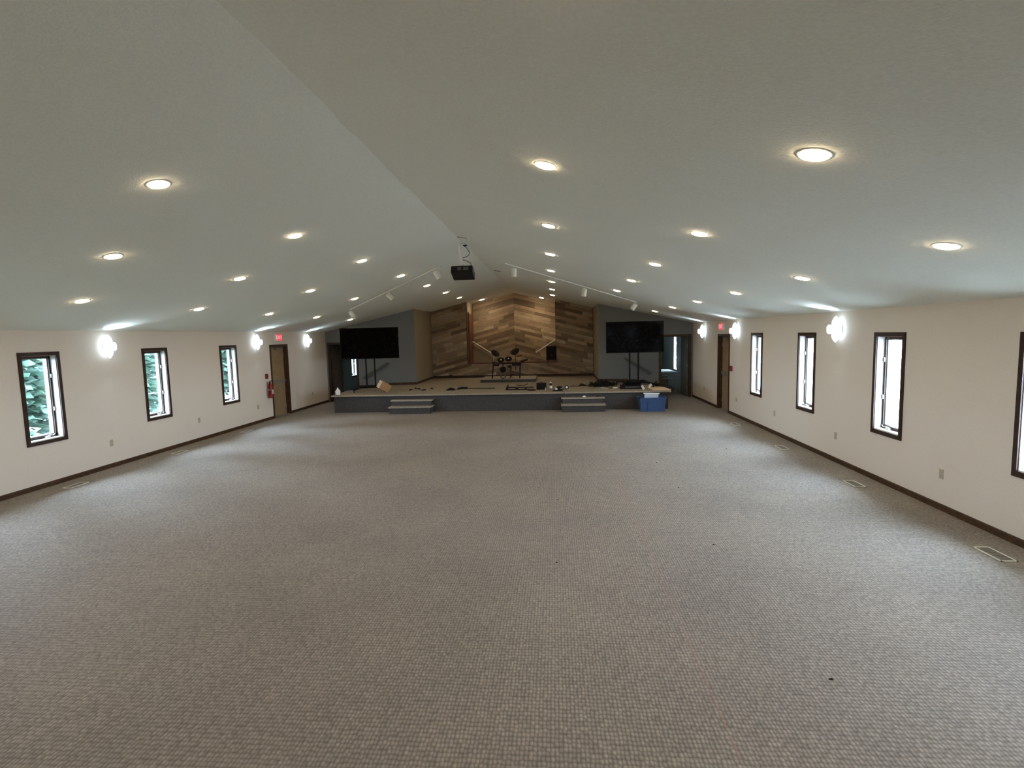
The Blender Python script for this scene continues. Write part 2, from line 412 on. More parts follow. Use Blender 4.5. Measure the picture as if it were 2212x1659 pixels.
# side exit doors
def sidedoor(idx, side):
    root = sroot('door_%d' % idx, (side*W, 14.25, 0)); s = side
    def bx(m, d0, d1, ya, yb, za, zb):
        m.box((min(s*d0, s*d1), ya, za), (max(s*d0, s*d1), yb, zb)); return m
    c = MB(); bx(c, -.018, 0, 0, 1.0, DZ, DZ+CW); bx(c, -.018, 0, 0, CW, 0, DZ); bx(c, -.018, 0, 1-CW, 1, 0, DZ)
    bx(c, 0, .17, CW, CW+.02, 0, DZ); bx(c, 0, .17, 1-CW-.02, 1-CW, 0, DZ); bx(c, 0, .17, CW, 1-CW, DZ-.02, DZ)
    c.obj('frame', 'base', root)
    d = MB(); bx(d, .10, .145, CW+.02, 1-CW-.02, .012, DZ-.02); L_ = d.obj('leaf', 'doort', root)
    p = MB(); bx(p, .055, .085, CW+.05, 1-CW-.05, 1.0, 1.06); bx(p, .075, .10, CW+.04, CW+.16, .985, 1.075); bx(p, .075, .10, 1-CW-.10, 1-CW-.04, .985, 1.075)
    p.obj('push_bar', 'alu', L_)
    k = MB(); bx(k, .045, .10, .42, .66, DZ-.10, DZ-.04); k.path([(s*.04, .6, DZ-.03), (s*.01, .45, DZ-.028), (s*.05, .25, DZ-.026)], .008)
    k.obj('door_closer', 'alu', L_)
    bx(MB(), .02, .16, CW+.02, 1-CW-.02, 0, .012).obj('threshold', 'alu', root)
    hg = MB()
    for z in (.25, 1.0, 1.8): bx(hg, .088, .10, 1-CW-.045, 1-CW-.02, z-.05, z+.05)
    hg.obj('hinge', 'steel', L_)
sidedoor(1, -1); sidedoor(2, 1)
struct(MB().box((-W-TH-.03, 14.1, -.2), (-W-TH, 15.4, 2.3)).obj('trim_1', 'dark'))
struct(MB().box((W+TH, 14.1, -.2), (W+TH+.03, 15.4, 2.3)).obj('trim_2', 'dark'))

# ------------------------------------------------------------------ back walls with the open doorways (angled a little)
XI, YI = 3.25, 18.42        # inner corner
LB = math.hypot(W-XI, YI-YE)
def backwall(side, didx):
    # local frame: u from the side wall towards the centre, v = thickness away from the hall
    ang = math.atan2(YI-YE, W-XI)
    def T(u, v, z):
        c, s = math.cos(ang), math.sin(ang)
        return (side*(W - u*c + v*s), YE + u*s + v*c, z)
    def bx(m, u0, u1, v0, v1, za, zb, zb1=None):
        zb1 = zb if zb1 is None else zb1
        vs = [T(u0,v0,za), T(u1,v0,za), T(u1,v1,za), T(u0,v1,za), T(u0,v0,zb), T(u1,v0,zb1), T(u1,v1,zb1), T(u0,v1,zb)]
        return m.add(vs, [(0,3,2,1),(4,5,6,7),(0,1,5,4),(1,2,6,5),(2,3,7,6),(3,0,4,7)])
    ztop = lambda u: zc(W-u*math.cos(ang))+.02
    d0, d1, dz = .115, 1.045, 2.045
    m = MB()
    bx(m, 0, d0, 0, .12, 0, ztop(0), ztop(d0)); bx(m, d0, d1, 0, .12, dz, ztop(d0), ztop(d1)); bx(m, d1, LB, 0, .12, 0, ztop(d1), ztop(LB))
    struct(m.obj('wall_back_left' if side < 0 else 'wall_back_right', 'blue'))
    root = sroot('door_%d' % didx); f = MB()
    bx(f, d0-.06, d1+.06, -.018, 0, dz, dz+.06); bx(f, d0-.06, d0, -.018, 0, 0, dz); bx(f, d1, d1+.06, -.018, 0, 0, dz)
    bx(f, d0, d0+.02, 0, .13, 0, dz); bx(f, d1-.02, d1, 0, .13, 0, dz); bx(f, d0, d1, 0, .13, dz-.02, dz)
    f.obj('frame', 'brown' if side < 0 else 'base', root)
    # leaf swung open into the far room against the side wall
    a = T(d0+.03, .12, 0); lw = .86
    hx, hy = a[0], a[1]; dl = MB()
    dx = -side*.04
    dl.box((min(hx, hx+dx), hy, .012), (max(hx, hx+dx), hy+lw, 2.02))
    le = dl.obj('leaf', 'doord' if side < 0 else 'doorg', root)
    hn = MB()
    for z in (.3, 1.05, 1.72): hn.box((hx+dx-.008*abs(dx)/dx*-1 if False else hx+dx-.004, hy-.012, z-.05), (hx+dx+.004, hy+.03, z+.05))
    hn.obj('hinge', 'chrome', le)
    kn = MB(); kn.lathe([(.012, 0), (.012, .03), (.026, .04), (.03, .055), (.02, .07)], 14, Txyz((hx+dx, hy+lw-.07, .98)) @ RY(-side*PI/2))
    kn.obj('door_knob', 'chrome', le, True)
    return T
TL = backwall(-1, 3); TR = backwall(1, 4)

# return walls beside the plank wall, recess side walls, end of the side rooms
YW, YR = 21.0, 22.7
for side, nm in ((-1, 'wall_return_left'), (1, 'wall_return_right')):
    struct(MB().box((min(side*XI, side*(XI+.10)), YI, 0), (max(side*XI, side*(XI+.10)), YW+.15, zc(XI)+.02)).obj(nm, 'tan'))
OX, OZ = 1.78, 1.12         # half width of the recess opening and height of its ledge
for side, nm in ((-1, 'wall_recess_left'), (1, 'wall_recess_right')):
    struct(MB().box((min(side*(OX+.01), side*(OX+.11)), YW+.05, 0), (max(side*(OX+.01), side*(OX+.11)), YR+.2, zc(OX)+.02)).obj(nm, 'tan'))
wb = MB()
for s in (-1, 1):
    wb.add([(s*OX, YW+.03, 0), (s*(XI+.1), YW+.03, 0), (s*(XI+.1), YW+.03, zc(XI+.1)+.02), (s*OX, YW+.03, zc(OX)+.02),
            (s*OX, YW+.15, 0), (s*(XI+.1), YW+.15, 0), (s*(XI+.1), YW+.15, zc(XI+.1)+.02), (s*OX, YW+.15, zc(OX)+.02)],
           [(0,1,2,3), (7,6,5,4), (0,4,5,1), (1,5,6,2), (2,6,7,3), (3,7,4,0)])
wb.box((-OX, YW+.03, 0), (OX, YW+.15, OZ-.02))
WS = struct(wb.obj('wall_screen', 'dark'))
wr_ = MB().add([(-OX-.1, YR+.03, 0), (OX+.1, YR+.03, 0), (OX+.1, YR+.03, zc(OX+.1)+.02), (0, YR+.03, HR+.02), (-OX-.1, YR+.03, zc(OX+.1)+.02),
                (-OX-.1, YR+.15, 0), (OX+.1, YR+.15, 0), (OX+.1, YR+.15, zc(OX+.1)+.02), (0, YR+.15, HR+.02), (-OX-.1, YR+.15, zc(OX+.1)+.02)],
               [(0,1,2,3,4), (9,8,7,6,5), (0,5,6,1), (1,6,7,2), (4,9,5,0)])
WR_ = struct(wr_.obj('wall_recess_back', 'dark'))
struct(MB().box((-OX, YW+.15, .5), (OX, YR+.03, .72)).obj('floor_recess', 'tan'))

# planks in chevrons, each its own piece
def clip(poly, a, b, c):    # keep a*x+b*z <= c
    out = []
    for i in range(len(poly)):
        p, q = poly[i], poly[(i+1) % len(poly)]
        dp, dq = a*p[0]+b*p[1]-c, a*q[0]+b*q[1]-c
        if dp <= 0: out.append(p)
        if dp*dq < 0:
            t = dp/(dp-dq); out.append((p[0]+t*(q[0]-p[0]), p[1]+t*(q[1]-p[1])))
    return out
def area(p):
    return abs(sum(p[i][0]*p[(i+1) % len(p)][1]-p[(i+1) % len(p)][0]*p[i][1] for i in range(len(p))))/2 if len(p) > 2 else 0
PAL = [(.36, .265, .165), (.30, .21, .125), (.22, .15, .085), (.43, .325, .215), (.26, .19, .12), (.155, .10, .055), (.34, .235, .14), (.235, .17, .095)]
def planks(parent, y, xlim, z0, opening):
    ps = .262; h = .132; g = .003; rnd = random.Random(3 if opening else 5); cnt = 0
    for s in (-1, 1):
        zz = -ps*xlim*0 - 1.2
        k = 0
        while zz < 5:
            # row k: bottom line z = zz - ps*|x|
            x = 0 if k % 1 == 0 else 0
            cuts = [0]; x = rnd.choice([.25, .45, .65, .9, 1.1])
            while x < xlim: cuts.append(x); x += rnd.choice([.38, .45, .75, .95, 1.1, 1.25])
            if xlim-cuts[-1] < .12: cuts.pop()
            cuts.append(xlim)
            for a, b_ in zip(cuts[:-1], cuts[1:]):
                xa, xb = (a+g*.5), (b_-g*.5)
                poly = [(s*xa, zz-ps*xa+g), (s*xb, zz-ps*xb+g), (s*xb, zz-ps*xb+h-g*.3), (s*xa, zz-ps*xa+h-g*.3)]
                poly = clip(poly, 0, -1, -z0); 
                if len(poly) > 2: poly = clip(poly, SL*s, 1, HR-.002)
                if area(poly) < .004: continue
                pieces = [poly]
                if opening:
                    lo = clip(poly, 0, 1, OZ-.03); hi = clip(poly, 0, -1, -(OZ-.03)) if len(poly) > 2 else []
                    hi = clip(hi, -s, 0, -(OX)) if len(hi) > 2 else []
                    pieces = [p for p in (lo, hi) if area(p) > .003]
                    if not pieces: continue
                d = .018 + rnd.random()*.010
                m = MB()
                for p in pieces: m.prism(p, .03+d, Txyz((0, y-d, 0)))
                o = m.obj('plank', 'plank', parent); c = rnd.choice(PAL); q = .85+rnd.random()*.3
                if a == 0 and rnd.random() < .3: q *= .8
                o.color = (c[0]*q, c[1]*q, c[2]*q, 1); cnt += 1
            zz += h; k += 1
    return cnt
n1 = planks(WS, YW, XI-.01, ZS+.09, True)
n2 = planks(WR_, YR, OX+.005, .72, False)
print('planks', n1, n2)
# ledge and stained wood trim of the recess
struct(MB().box((-OX-.03, YW-.05, OZ-.035), (OX+.03, YW+.2, OZ+.015)).obj('trim_3', 'red'))
struct(MB().box((OX-.012, YW-.012, OZ+.015), (OX+.012, YW+.03, zc(OX)-.02)).obj('trim_4', 'brown'))
struct(MB().box((-OX-.02, YW-.03, OZ+.015), (-OX+.004, YW+.03, zc(OX)-.02)).obj('trim_5', 'brown'))
# doorway in the side of the recess: stained leaf standing in it
dr = sroot('door_5', (-OX-.005, YW+.35, 0))
MB().box((0, 0, OZ-.1), (.03, 1.15, 3.12)).obj('leaf', 'red', dr)
MB().box((-.002, -.07, OZ-.1), (.045, 0, 3.18)).obj('frame', 'red', dr)
for side, nm, wy in ((-1, 'wall_side_room_left', 20.12), (1, 'wall_side_room_right', 20.15)):
    m = MB(); x0, x1 = sorted((side*(W-.001), side*(W-.014))); zt = zc(W)-.001
    m.box((x0, YE+.14, 0), (x1, wy, zt)); m.box((x0, wy+WINW, 0), (x1, YN-.3, zt)) ; m.box((x0, wy, 0), (x1, wy+WINW, WZ0-CW)); m.box((x0, wy, WZ1+CW), (x1, wy+WINW, zt))
    m.box((min(side*(XI+.1), side*W), YN-.3, 0), (max(side*(XI+.1), side*W), YN-.28, zt))
    struct(m.obj(nm, 'teal' if side < 0 else 'sidegrey'))
# stage level skirting
m = MB(); m.box((-XI, YW-.03, ZS), (XI, YW, ZS+.09))
struct(m.obj('baseboard_screen', 'brown'))
for side, nm in ((-1, 'baseboard_stage_left'), (1, 'baseboard_stage_right')):
    T = TL if side < 0 else TR; m = MB()
    m.box((min(side*(XI-.016), side*XI), YI, ZS), (max(side*(XI-.016), side*XI), YW, ZS+.085))
    u0, u1 = LB-.98, LB
    vs = [T(u0,-.016,ZS), T(u1,-.016,ZS), T(u1,0,ZS), T(u0,0,ZS), T(u0,-.016,ZS+.085), T(u1,-.016,ZS+.085), T(u1,0,ZS+.085), T(u0,0,ZS+.085)]
    m.add(vs, [(0,3,2,1),(4,5,6,7),(0,1,5,4),(1,2,6,5),(2,3,7,6),(3,0,4,7)])
    struct(m.obj(nm, 'base'))

# ------------------------------------------------------------------ stage
YF = 15.23
outl = [(-4.95, YF), (4.95, YF), (4.95, 16.25), (4.6, 16.9), (4.25, 17.6), (4.15, 18.2), (XI, YI-.02), (XI-.02, YW-.01), (-XI+.02, YW-.01), (-XI, YI-.02), (-4.15, 18.2), (-4.35, 17.55), (-4.75, 16.95), (-5.0, 16.6)]
st = thing('stage', 'low wide carpeted stage across the far end of the hall', 'stage')
MB().slab(outl, 0, ZS-.045).obj('body', 'carpetd', st)
top = [(x*1.012 if abs(x) > 4.5 else x, y-.06 if y < 15.5 else y) for x, y in outl]
MB().slab(top, ZS-.045, ZS).obj('top', 'carpets', st)
MB().tube((-5.01, YF-.062, ZS-.024), (5.01, YF-.062, ZS-.024), .0235, n=12).obj('nosing', 'carpets', st, True)
for sx, lab in ((-2.51, 'two low carpeted steps at the left part of the stage front'), (2.51, 'two low carpeted steps at the right part of the stage front')):
    t = thing('stage_steps', lab, 'steps', (sx, 0, 0), 0, 'steps up to the stage')
    MB().box((-.60, 14.78, 0), (.60, YF-.005, .175)).obj('riser', 'carpetd', t)
    MB().box((-.58, 15.03, .21), (.58, YF-.005, .35)).obj('riser', 'carpetd', t)
    MB().box((-.63, 14.75, .175), (.63, YF-.004, .21)).obj('tread', 'carpets', t)
    MB().box((-.62, 14.99, .35), (.62, YF-.004, .385)).obj('tread', 'carpets', t)
pl = thing('drum_riser', 'small low carpeted platform under the electronic drum kit', 'platform', (.03, 0, ZS))
MB().box((-.99, 18.66, 0), (.99, 20.0, .10)).obj('base', 'carpetd', pl)
MB().box((-1.0, 18.65, .10), (1.0, 20.01, .115)).obj('top', 'carpets', pl)

# ------------------------------------------------------------------ recessed lights
TR_ = MB().lathe([(.078, -.0), (.078, -.007), (.098, -.004), (.104, 0)], 28)
DF_ = MB().lathe([(.082, -.005), (.081, -.011), (.066, -.016), (.04, -.019), (.012, -.0205)], 28)
t0 = thing('recessed_light', 'x', 'ceiling light')
TR_.obj('trim_ring', 'whitem', t0, True); DF_.obj('diffuser', 'down', t0, True)
ORD = ['nearest', 'second', 'third', 'fourth', 'fifth', 'sixth', 'seventh', 'eighth']
first = True
def place(x, y, label, group='recessed lights in the ceiling'):
    global first
    o = t0 if first else copy_tree(t0); first = False
    o.location = (x, y, zc(x)); o.rotation_euler = (0, math.atan(SL)*(1 if x > 0 else -1), 0)
    o['label'] = label; o['group'] = group
rows = [('near the ridge', 1.675, [2.03+2.4085*i for i in range(8)], 0),
        ('halfway down', 3.24, [3.265+2.405*i for i in range(5)], 0),
        ('nearest the wall', 4.81, [4.46+2.405*i for i in range(6)], 0)]
for rn, xx, ys, _ in rows:
    for side, sn in ((1, 'right'), (-1, 'left')):
        for i, y in enumerate(ys):
            if side < 0: y = y - .02
            place(side*xx, y, 'warm recessed light, %s along the row %s on the %s slope' % (ORD[i], rn, sn))
place(-1.245, 21.73, 'warm recessed light over the left half of the plank recess')
place(1.226, 21.76, 'warm recessed light over the right half of the plank recess')
for o in [q for q in bpy.data.objects if q.name.startswith('diffuser') and q.parent and q.parent['label'].endswith('plank recess')]:
    o.data = o.data.copy(); o.data.materials[0] = M['down2']
for side, sn in ((1, 'right'), (-1, 'left')):
    place(side*1.675, -.38, 'warm recessed light behind the camera on the %s slope near the ridge' % sn)
    place(side*4.81, -.36, 'warm recessed light behind the camera on the %s slope near the wall' % sn)
    place(side*3.24, .86, 'warm recessed light above the camera on the %s slope halfway down' % sn)
    place(side*4.81, 2.05, 'warm recessed light outside the frame on the %s slope near the wall' % sn)

# ------------------------------------------------------------------ wall sconces
def sconce_parts(root):
    # local: wall plane x=0, room towards +x
    MB().bev((0, -.055, -.06), (.022, .055, .06), .01).obj('back_plate', 'sconceback', root)
    # centre shade: half drum
    MB().tube((.02, 0, 0), (.06, 0, 0), .018).obj('arm', 'sconceback', root)
    c = MB(); n_ = 14; vs = []; pr = [(.0, -.082), (.098, -.072), (.112, -.045), (.115, 0), (.112, .045), (.098, .072), (0, .082)]
    for rr_, z in pr:
        vs += [(.05+rr_*math.sin(PI*k/n_)*1.5, -rr_*math.cos(PI*k/n_)*.75, z) for k in range(n_+1)]
    fs = []; q = n_+1
    for i in range(len(pr)-1):
        fs += [(i*q+k, i*q+k+1, (i+1)*q+k+1, (i+1)*q+k) for k in range(n_)]
    c.add(vs, fs); c.obj('shade', 'sconce', root, True)
    for s_ in (1, -1):
        b = MB().lathe([(.03, 0), (.052, .012), (.058, .04), (.050, .075), (.030, .115), (.006, .145)], 16, Txyz((.085, 0, s_*.065)) @ (RX(0) if s_ > 0 else RX(PI)))
        b.obj('lamp', 'sconce', root, True)
        ld = bpy.data.lights.new('sconce_beam', 'SPOT'); ld.energy = UPW if s_ > 0 else DNW; ld.color = (.66, .84, 1.0)
        ld.spot_size = math.radians(118); ld.spot_blend = .75; ld.shadow_soft_size = .04
        lo = bpy.data.objects.new('sconce_beam', ld); COL.objects.link(lo); lo.parent = root; lo.location = (.12, 0, s_*.22)
        lo.rotation_euler = Vector((-.7, 0, -s_)).to_track_quat('Z', 'Y').to_euler()
sc0 = None
sl = [('left', -1, [4.05, 8.80, 13.54, 16.43]), ('right', 1, [4.12, 8.88, 13.64, 16.57])]
lab = {('left', 1): 'bright wall sconce on left wall between the nearest two windows', ('left', 2): 'bright wall sconce on left wall just before the exit door',
       ('left', 3): 'bright wall sconce on left wall past the exit door, nearest the back corner', ('left', 0): 'bright wall sconce on left wall outside the frame',
       ('right', 1): 'bright wall sconce on right wall between two windows, largest of them', ('right', 2): 'bright wall sconce on right wall just before the exit door',
       ('right', 3): 'bright wall sconce on right wall past the exit door, nearest the back corner', ('right', 0): 'bright wall sconce on right wall outside the frame'}
for sn, side, ys in sl:
    for i, y in enumerate(ys):
        if sc0 is None:
            sc0 = thing('wall_sconce', 'x', 'wall lamp'); sconce_parts(sc0); o = sc0
        else: o = copy_tree(sc0)
        o.location = (side*W, y, 2.19); o.rotation_euler = (0, 0, PI if side > 0 else 0)
        o['label'] = lab[(sn, i)]; o['group'] = 'wall sconces along the side walls'

# ------------------------------------------------------------------ small fittings on the side walls
def outlet(side, y, z, label):
    t = thing('wall_outlet', label, 'outlet', (side*W, y, z), PI if side > 0 else 0, 'electrical outlets low on the side walls')
    MB().bev((0, -.036, -.058), (.006, .036, .058), .002).obj('cover_plate', 'almond', t)
    for s in (-1, 1):
        r = MB().bev((.005, -.017, s*.024-.014), (.009, .017, s*.024+.014), .0015).obj('socket', 'almond', t)
        MB().box((.0088, -.009, s*.024-.005), (.0096, -.006, s*.024+.006)).box((.0088, .006, s*.024-.005), (.0096, .009, s*.024+.006)).obj('slot', 'slot', r)
for a in [(-1, 8.75, .443, 'almond wall outlet on left wall between the nearest two windows'),
          (-1, 11.12, .47, 'almond wall outlet on left wall between second and third windows'),
          (-1, 13.5, .44, 'almond wall outlet on left wall below the fire extinguisher'),
          (-1, 16.72, .44, 'almond wall outlet on left wall past the exit door'),
          (1, 6.55, .436, 'almond wall outlet on right wall, nearest and largest of them'),
          (1, 8.94, .436, 'almond wall outlet on right wall below the large sconce'),
          (1, 11.36, .437, 'almond wall outlet on right wall between third and fourth windows'),
          (1, 13.69, .43, 'almond wall outlet on right wall just before the exit door'),
          (1, 16.6, .42, 'almond wall outlet on right wall past the exit door')]: outlet(*a)

def floorvent(x, y, label):
    t = thing('floor_register', label, 'floor vent', (x, y, 0), 0, 'floor registers along the side walls')
    m = MB(); a, b_, w_ = .075, .17, .014
    m.box((-a, -b_, 0), (-a+w_, b_, .008)); m.box((a-w_, -b_, 0), (a, b_, .008)); m.box((-a, -b_, 0), (a, -b_+w_, .008)); m.box((-a, b_-w_, 0), (a, b_, .008))
    m.obj('frame', 'ivory', t)
    MB().box((-a+w_, -b_+w_, .0005), (a-w_, b_-w_, .002)).obj('duct_opening', 'grey', t)
    for k in range(11):
        yy = -b_+.03+k*.028
        MB().box((-a+w_, yy-.004, .003), (a-w_, yy+.012, .006)).obj('slat', 'register', t)
for i, y in enumerate([5.24, 7.63, 10.0, 12.55]): floorvent(5.935, y, 'floor register by the right wall, %s to the camera' % ['nearest', 'second nearest', 'third nearest', 'farthest'][i])
for i, y in enumerate([7.58, 9.92, 12.25]): floorvent(-5.93, y, 'floor register by the left wall, %s to the camera' % ['nearest', 'second nearest', 'farthest'][i])

def pull(side, y, z, label):
    t = thing('fire_alarm_pull', label, 'fire alarm', (side*W, y, z), PI if side > 0 else 0, 'fire alarm pulls beside the exit doors')
    MB().bev((0, -.045, -.068), (.045, .045, .068), .006).obj('housing', 'redp', t)
    MB().box((.045, -.032, -.02), (.058, .032, .008)).obj('pull_handle', 'redp', t)
pull(-1, 13.98, 1.235, 'red fire alarm pull on left wall above the extinguisher')
pull(1, 14.07, 1.21, 'red fire alarm pull on right wall before the exit door')
ex = thing('fire_extinguisher', 'red fire extinguisher hanging on left wall by the exit door', 'extinguisher', (-W, 14.02, .62))
MB().lathe([(.03, 0), (.062, .008), (.066, .03), (.066, .33), (.055, .375), (.028, .405), (.022, .43)], 20, Txyz((.085, 0, 0))).obj('cylinder', 'redp', ex, True)
MB().box((.151, -.03, .12), (.1525, .03, .24)).obj('label_patch', 'white', ex)
MB().tube((.085, 0, .43), (.085, 0, .455), .02).box((.07, -.012, .455), (.15, .012, .467)).box((.07, -.012, .48), (.16, .012, .49), Txyz((0, 0, 0))).obj('valve_lever', 'black', ex)
MB().path([(.085, .0, .445), (.10, -.07, .44), (.12, -.095, .36), (.12, -.095, .2), (.11, -.085, .1)], .011, 8).obj('hose', 'black', ex, True)
MB().box((0, -.02, .05), (.02, .02, .46)).box((0, -.06, .22), (.15, -.066, .25)).obj('bracket', 'steel', ex)

def exitsign(side, y, label):
    t = thing('exit_sign', label, 'exit sign', (side*W, y, 2.31), PI if side > 0 else 0, 'lit exit signs over the side doors')
    MB().bev((0, -.15, -.095), (.06, .15, .095), .006).obj('housing', 'white', t)
    MB().box((.058, -.14, -.085), (.0625, .14, .085)).obj('face', 'exitr', t)
    cu = bpy.data.curves.new('exit_text', 'FONT'); cu.body = 'EXIT'; cu.size = .15; cu.extrude = .0012; cu.align_x = 'CENTER'; cu.align_y = 'CENTER'
    to = bpy.data.objects.new('letters_tmp', cu); COL.objects.link(to)
    dg = bpy.context.evaluated_depsgraph_get(); me = bpy.data.meshes.new_from_object(to.evaluated_get(dg))
    bpy.data.objects.remove(to)
    me.materials.clear(); me.materials.append(M['exitw'])
    lo = bpy.data.objects.new('letters', me); COL.objects.link(lo); lo.parent = t
    lo.matrix_local = Txyz((.0635, 0, 0)) @ RZ(PI/2) @ RX(PI/2)
exitsign(-1, 14.72, 'red lit EXIT sign above the left wall door')
exitsign(1, 14.86, 'red lit EXIT sign above the right wall door')

# ------------------------------------------------------------------ track lights
def track(side, p0, p1, heads, label, hl):
    a = Vector((p0[0], p0[1], zc(p0[0])-.03)); b = Vector((p1[0], p1[1], zc(p1[0])-.03))
    d = (b-a).normalized(); up = Vector((0, 0, 1)); sd = d.cross(up).normalized(); nn = sd.cross(d)
    t = thing('light_track', label, 'light track', tuple(a), 0, 'white light tracks on the ceiling')
    Rm = Matrix((d, sd, nn)).transposed().to_4x4(); L = (b-a).length
    MB().box((0, -.017, -.012), (L, .017, .012), Rm).obj('rail', 'whitem', t)
    MB().box((-.015, -.02, -.016), (.02, .02, .016), Rm).box((L-.02, -.02, -.016), (L+.015, .02, .016), Rm).obj('end_cap', 'whitem', t)
    st_ = MB()
    for f_ in (.08, .5, .92): st_.tube(Rm @ Vector((L*f_, 0, .01)), Rm @ Vector((L*f_, 0, .01)) + Vector((0, 0, .022)), .012)
    st_.obj('standoff', 'whitem', t)
    for i, (fr, aim) in enumerate(heads):
        p = a + (b-a)*fr
        h = thing('track_spotlight', hl[i], 'spotlight', tuple(p), 0, 'white spotlights on the ceiling tracks')
        MB().tube((0, 0, -.012), (0, 0, -.05), .014).obj('stem', 'whitem', h)
        ax = Vector(aim).normalized(); c0 = Vector((0, 0, -.13))
        q = ax.to_track_quat('Z', 'Y').to_matrix().to_4x4(); Tm = Txyz(c0) @ q
        MB().lathe([(.03, -.09), (.055, -.08), (.062, -.06), (.066, .09), (.068, .10), (.060, .10), (.056, .02)], 20, Tm).obj('lamp_housing', 'whitem', h, True)
        MB().lathe([(.057, .03), (.03, .04), (.01, .045)], 16, Tm).obj('bulb', 'grey', h, True)
        y_ = MB()
        pa = Tm @ Vector((.068, 0, 0)); pb = Tm @ Vector((-.068, 0, 0))
        y_.path([pa, pa*.6+Vector((pa.x*.4, pa.y*.4, -.02)), (0, 0, -.045), pb*.6+Vector((pb.x*.4, pb.y*.4, -.02)), pb], .007)
        y_.obj('yoke', 'whitem', h)
track(-1, (-3.93, 14.28), (-.80, 11.75), [(.02, (.35, .5, -.8)), (.49, (.7, .2, -.6)), (.97, (.45, .3, -.85))],
      'long thin white light track on the left ceiling slope', ['white track spotlight at low far end of left track', 'white track spotlight in the middle of left track', 'white track spotlight at ridge end of left track'])
track(1, (.65, 11.9), (3.93, 14.5), [(.055, (-.05, .3, -.95)), (.56, (-.15, .3, -.95)), (.985, (-.55, .2, -.75))],
      'long thin white light track on the right ceiling slope', ['white track spotlight at ridge end of right track', 'white track spotlight in the middle of right track', 'white track spotlight at low far end of right track'])

# ------------------------------------------------------------------ projector
pj = thing('projector', 'black projector hanging from a white pole at the ceiling ridge', 'projector', (-.02, 10.2, 3.46))
MB().tube((-.07, 0, .545), (-.02, 0, .10), .022).obj('pole', 'white', pj, True)
MB().box((-.11, -.06, .53), (.02, .06, .55), RY(0)).obj('ceiling_plate', 'whitem', pj)
bodyT = RX(math.radians(-21))
MB().bev((-.21, -.17, -.09), (.21, .17, .05), .02, bodyT).obj('case', 'black', pj)
MB().lathe([(.045, 0), (.045, .03), (.038, .035), (.034, .02)], 18, bodyT @ Txyz((.10, .155, -.03)) @ RX(-PI/2)).obj('lens', 'screen', pj, True)
sp = MB()
for (px, py) in ((-.10, -.09), (.08, -.09), (-.02, .1)): sp.path([(-.02, 0, .15), (px*.6, py*.5, .10), (px, py, .055)], .008)
sp.obj('mount_arm', 'whitem', pj)
MB().box((-.08, -.172, -.05), (-.01, -.168, .02), bodyT).box((.03, -.172, -.05), (.13, -.168, .02), bodyT).obj('port_panel', 'grey', pj)
cbl = MB(); cbl.path([(.03, 0, .50), (.08, .01, .46), (.13, .01, .38), (.13, 0, .33), (.08, 0, .29), (.0, 0, .27)], .006)
cbl.path([(.0, 0, .235), (.07, .0, .21), (.15, -.02, .17), (.19, -.10, .08), (.18, -.15, .02)], .006)
cbl.obj('cable', 'black', pj)
MB().box((.02, -.02, .49), (.09, .02, .515)).obj('plug', 'black', pj)
hk = thing('ceiling_hook', 'tiny white hook with a thin wire on ceiling before the projector', 'hook', (.22, 9.4, zc(.22)))
MB().tube((0, 0, .0), (0, 0, -.02), .018).obj('base', 'whitem', hk); MB().path([(0, 0, -.012), (-.08, .02, .01), (-.2, .05, .035)], .004).obj('wire', 'grey', hk)
vt = thing('ceiling_vent', 'small dark slot in the ceiling right of the projector', 'vent', (.22, 14.3, zc(.22)), 0)
MB().box((-.085, -.05, -.008), (.085, .05, .002), RY(math.atan(SL))).obj('slot', 'slot', vt)
MB().box((-.095, -.06, -.004), (.095, .06, .003), RY(math.atan(SL))).obj('frame', 'grey', vt)

# ------------------------------------------------------------------ televisions on stands
def tv(x, y, label, z0, w_, rz, xo, feet=True):
    t = thing('television_stand', label, 'television', (x, y, ZS), rz, 'large black televisions on rolling stands')
    hgt = w_*.545
    z0 -= ZS
    MB().bev((-w_/2, -.025, z0), (w_/2, .035, z0+hgt), .008).obj('television_case', 'black', t)
    MB().box((-w_/2+.012, -.0265, z0+.02), (w_/2-.012, -.0245, z0+hgt-.012)).obj('screen', 'screen', t)
    for s in (-1, 1):
        px = xo+s*.137
        MB().box((px-.022, .045, .13), (px+.022, .095, z0+hgt*.8)).obj('post', 'blackm', t)
    MB().box((xo-.30, .035, z0+hgt*.35), (xo+.30, .05, z0+hgt*.42)).box((xo-.30, .035, z0+hgt*.68), (xo+.30, .05, z0+hgt*.75)).obj('mount_bracket', 'blackm', t)
    b = MB(); b.box((xo-.26, .02, .08), (xo+.26, .12, .17)); b.obj('base_beam', 'blackm', t)
    for s in (-1, 1):
        for q in ((-.62, .16) if True else ()), (.52, .12):
            lx, = (xo+s*.46,)
            g = MB(); g.path([(xo+s*.2, .07, .13), (xo+s*.33, .07+q[0]*.35, .125), (lx, .07+q[0], .09)], .036, 8)
            l_ = g.obj('leg', 'blackm', t)
            c = MB(); c.tube((lx-.012, .07+q[0], .032), (lx+.012, .07+q[0], .032), .032, n=14); c.box((lx-.008, .07+q[0]-.01, .03), (lx+.008, .07+q[0]+.01, .08))
            c.obj('caster', 'black', l_)
tv(-4.22, 16.5, 'large black television on wheeled stand, left side of the stage', 1.562, 1.835, math.radians(13), -.02)
tv(4.235, 16.72, 'large black television on wheeled stand, right side of the stage', 1.57, 1.80, math.radians(3.5), -.015)

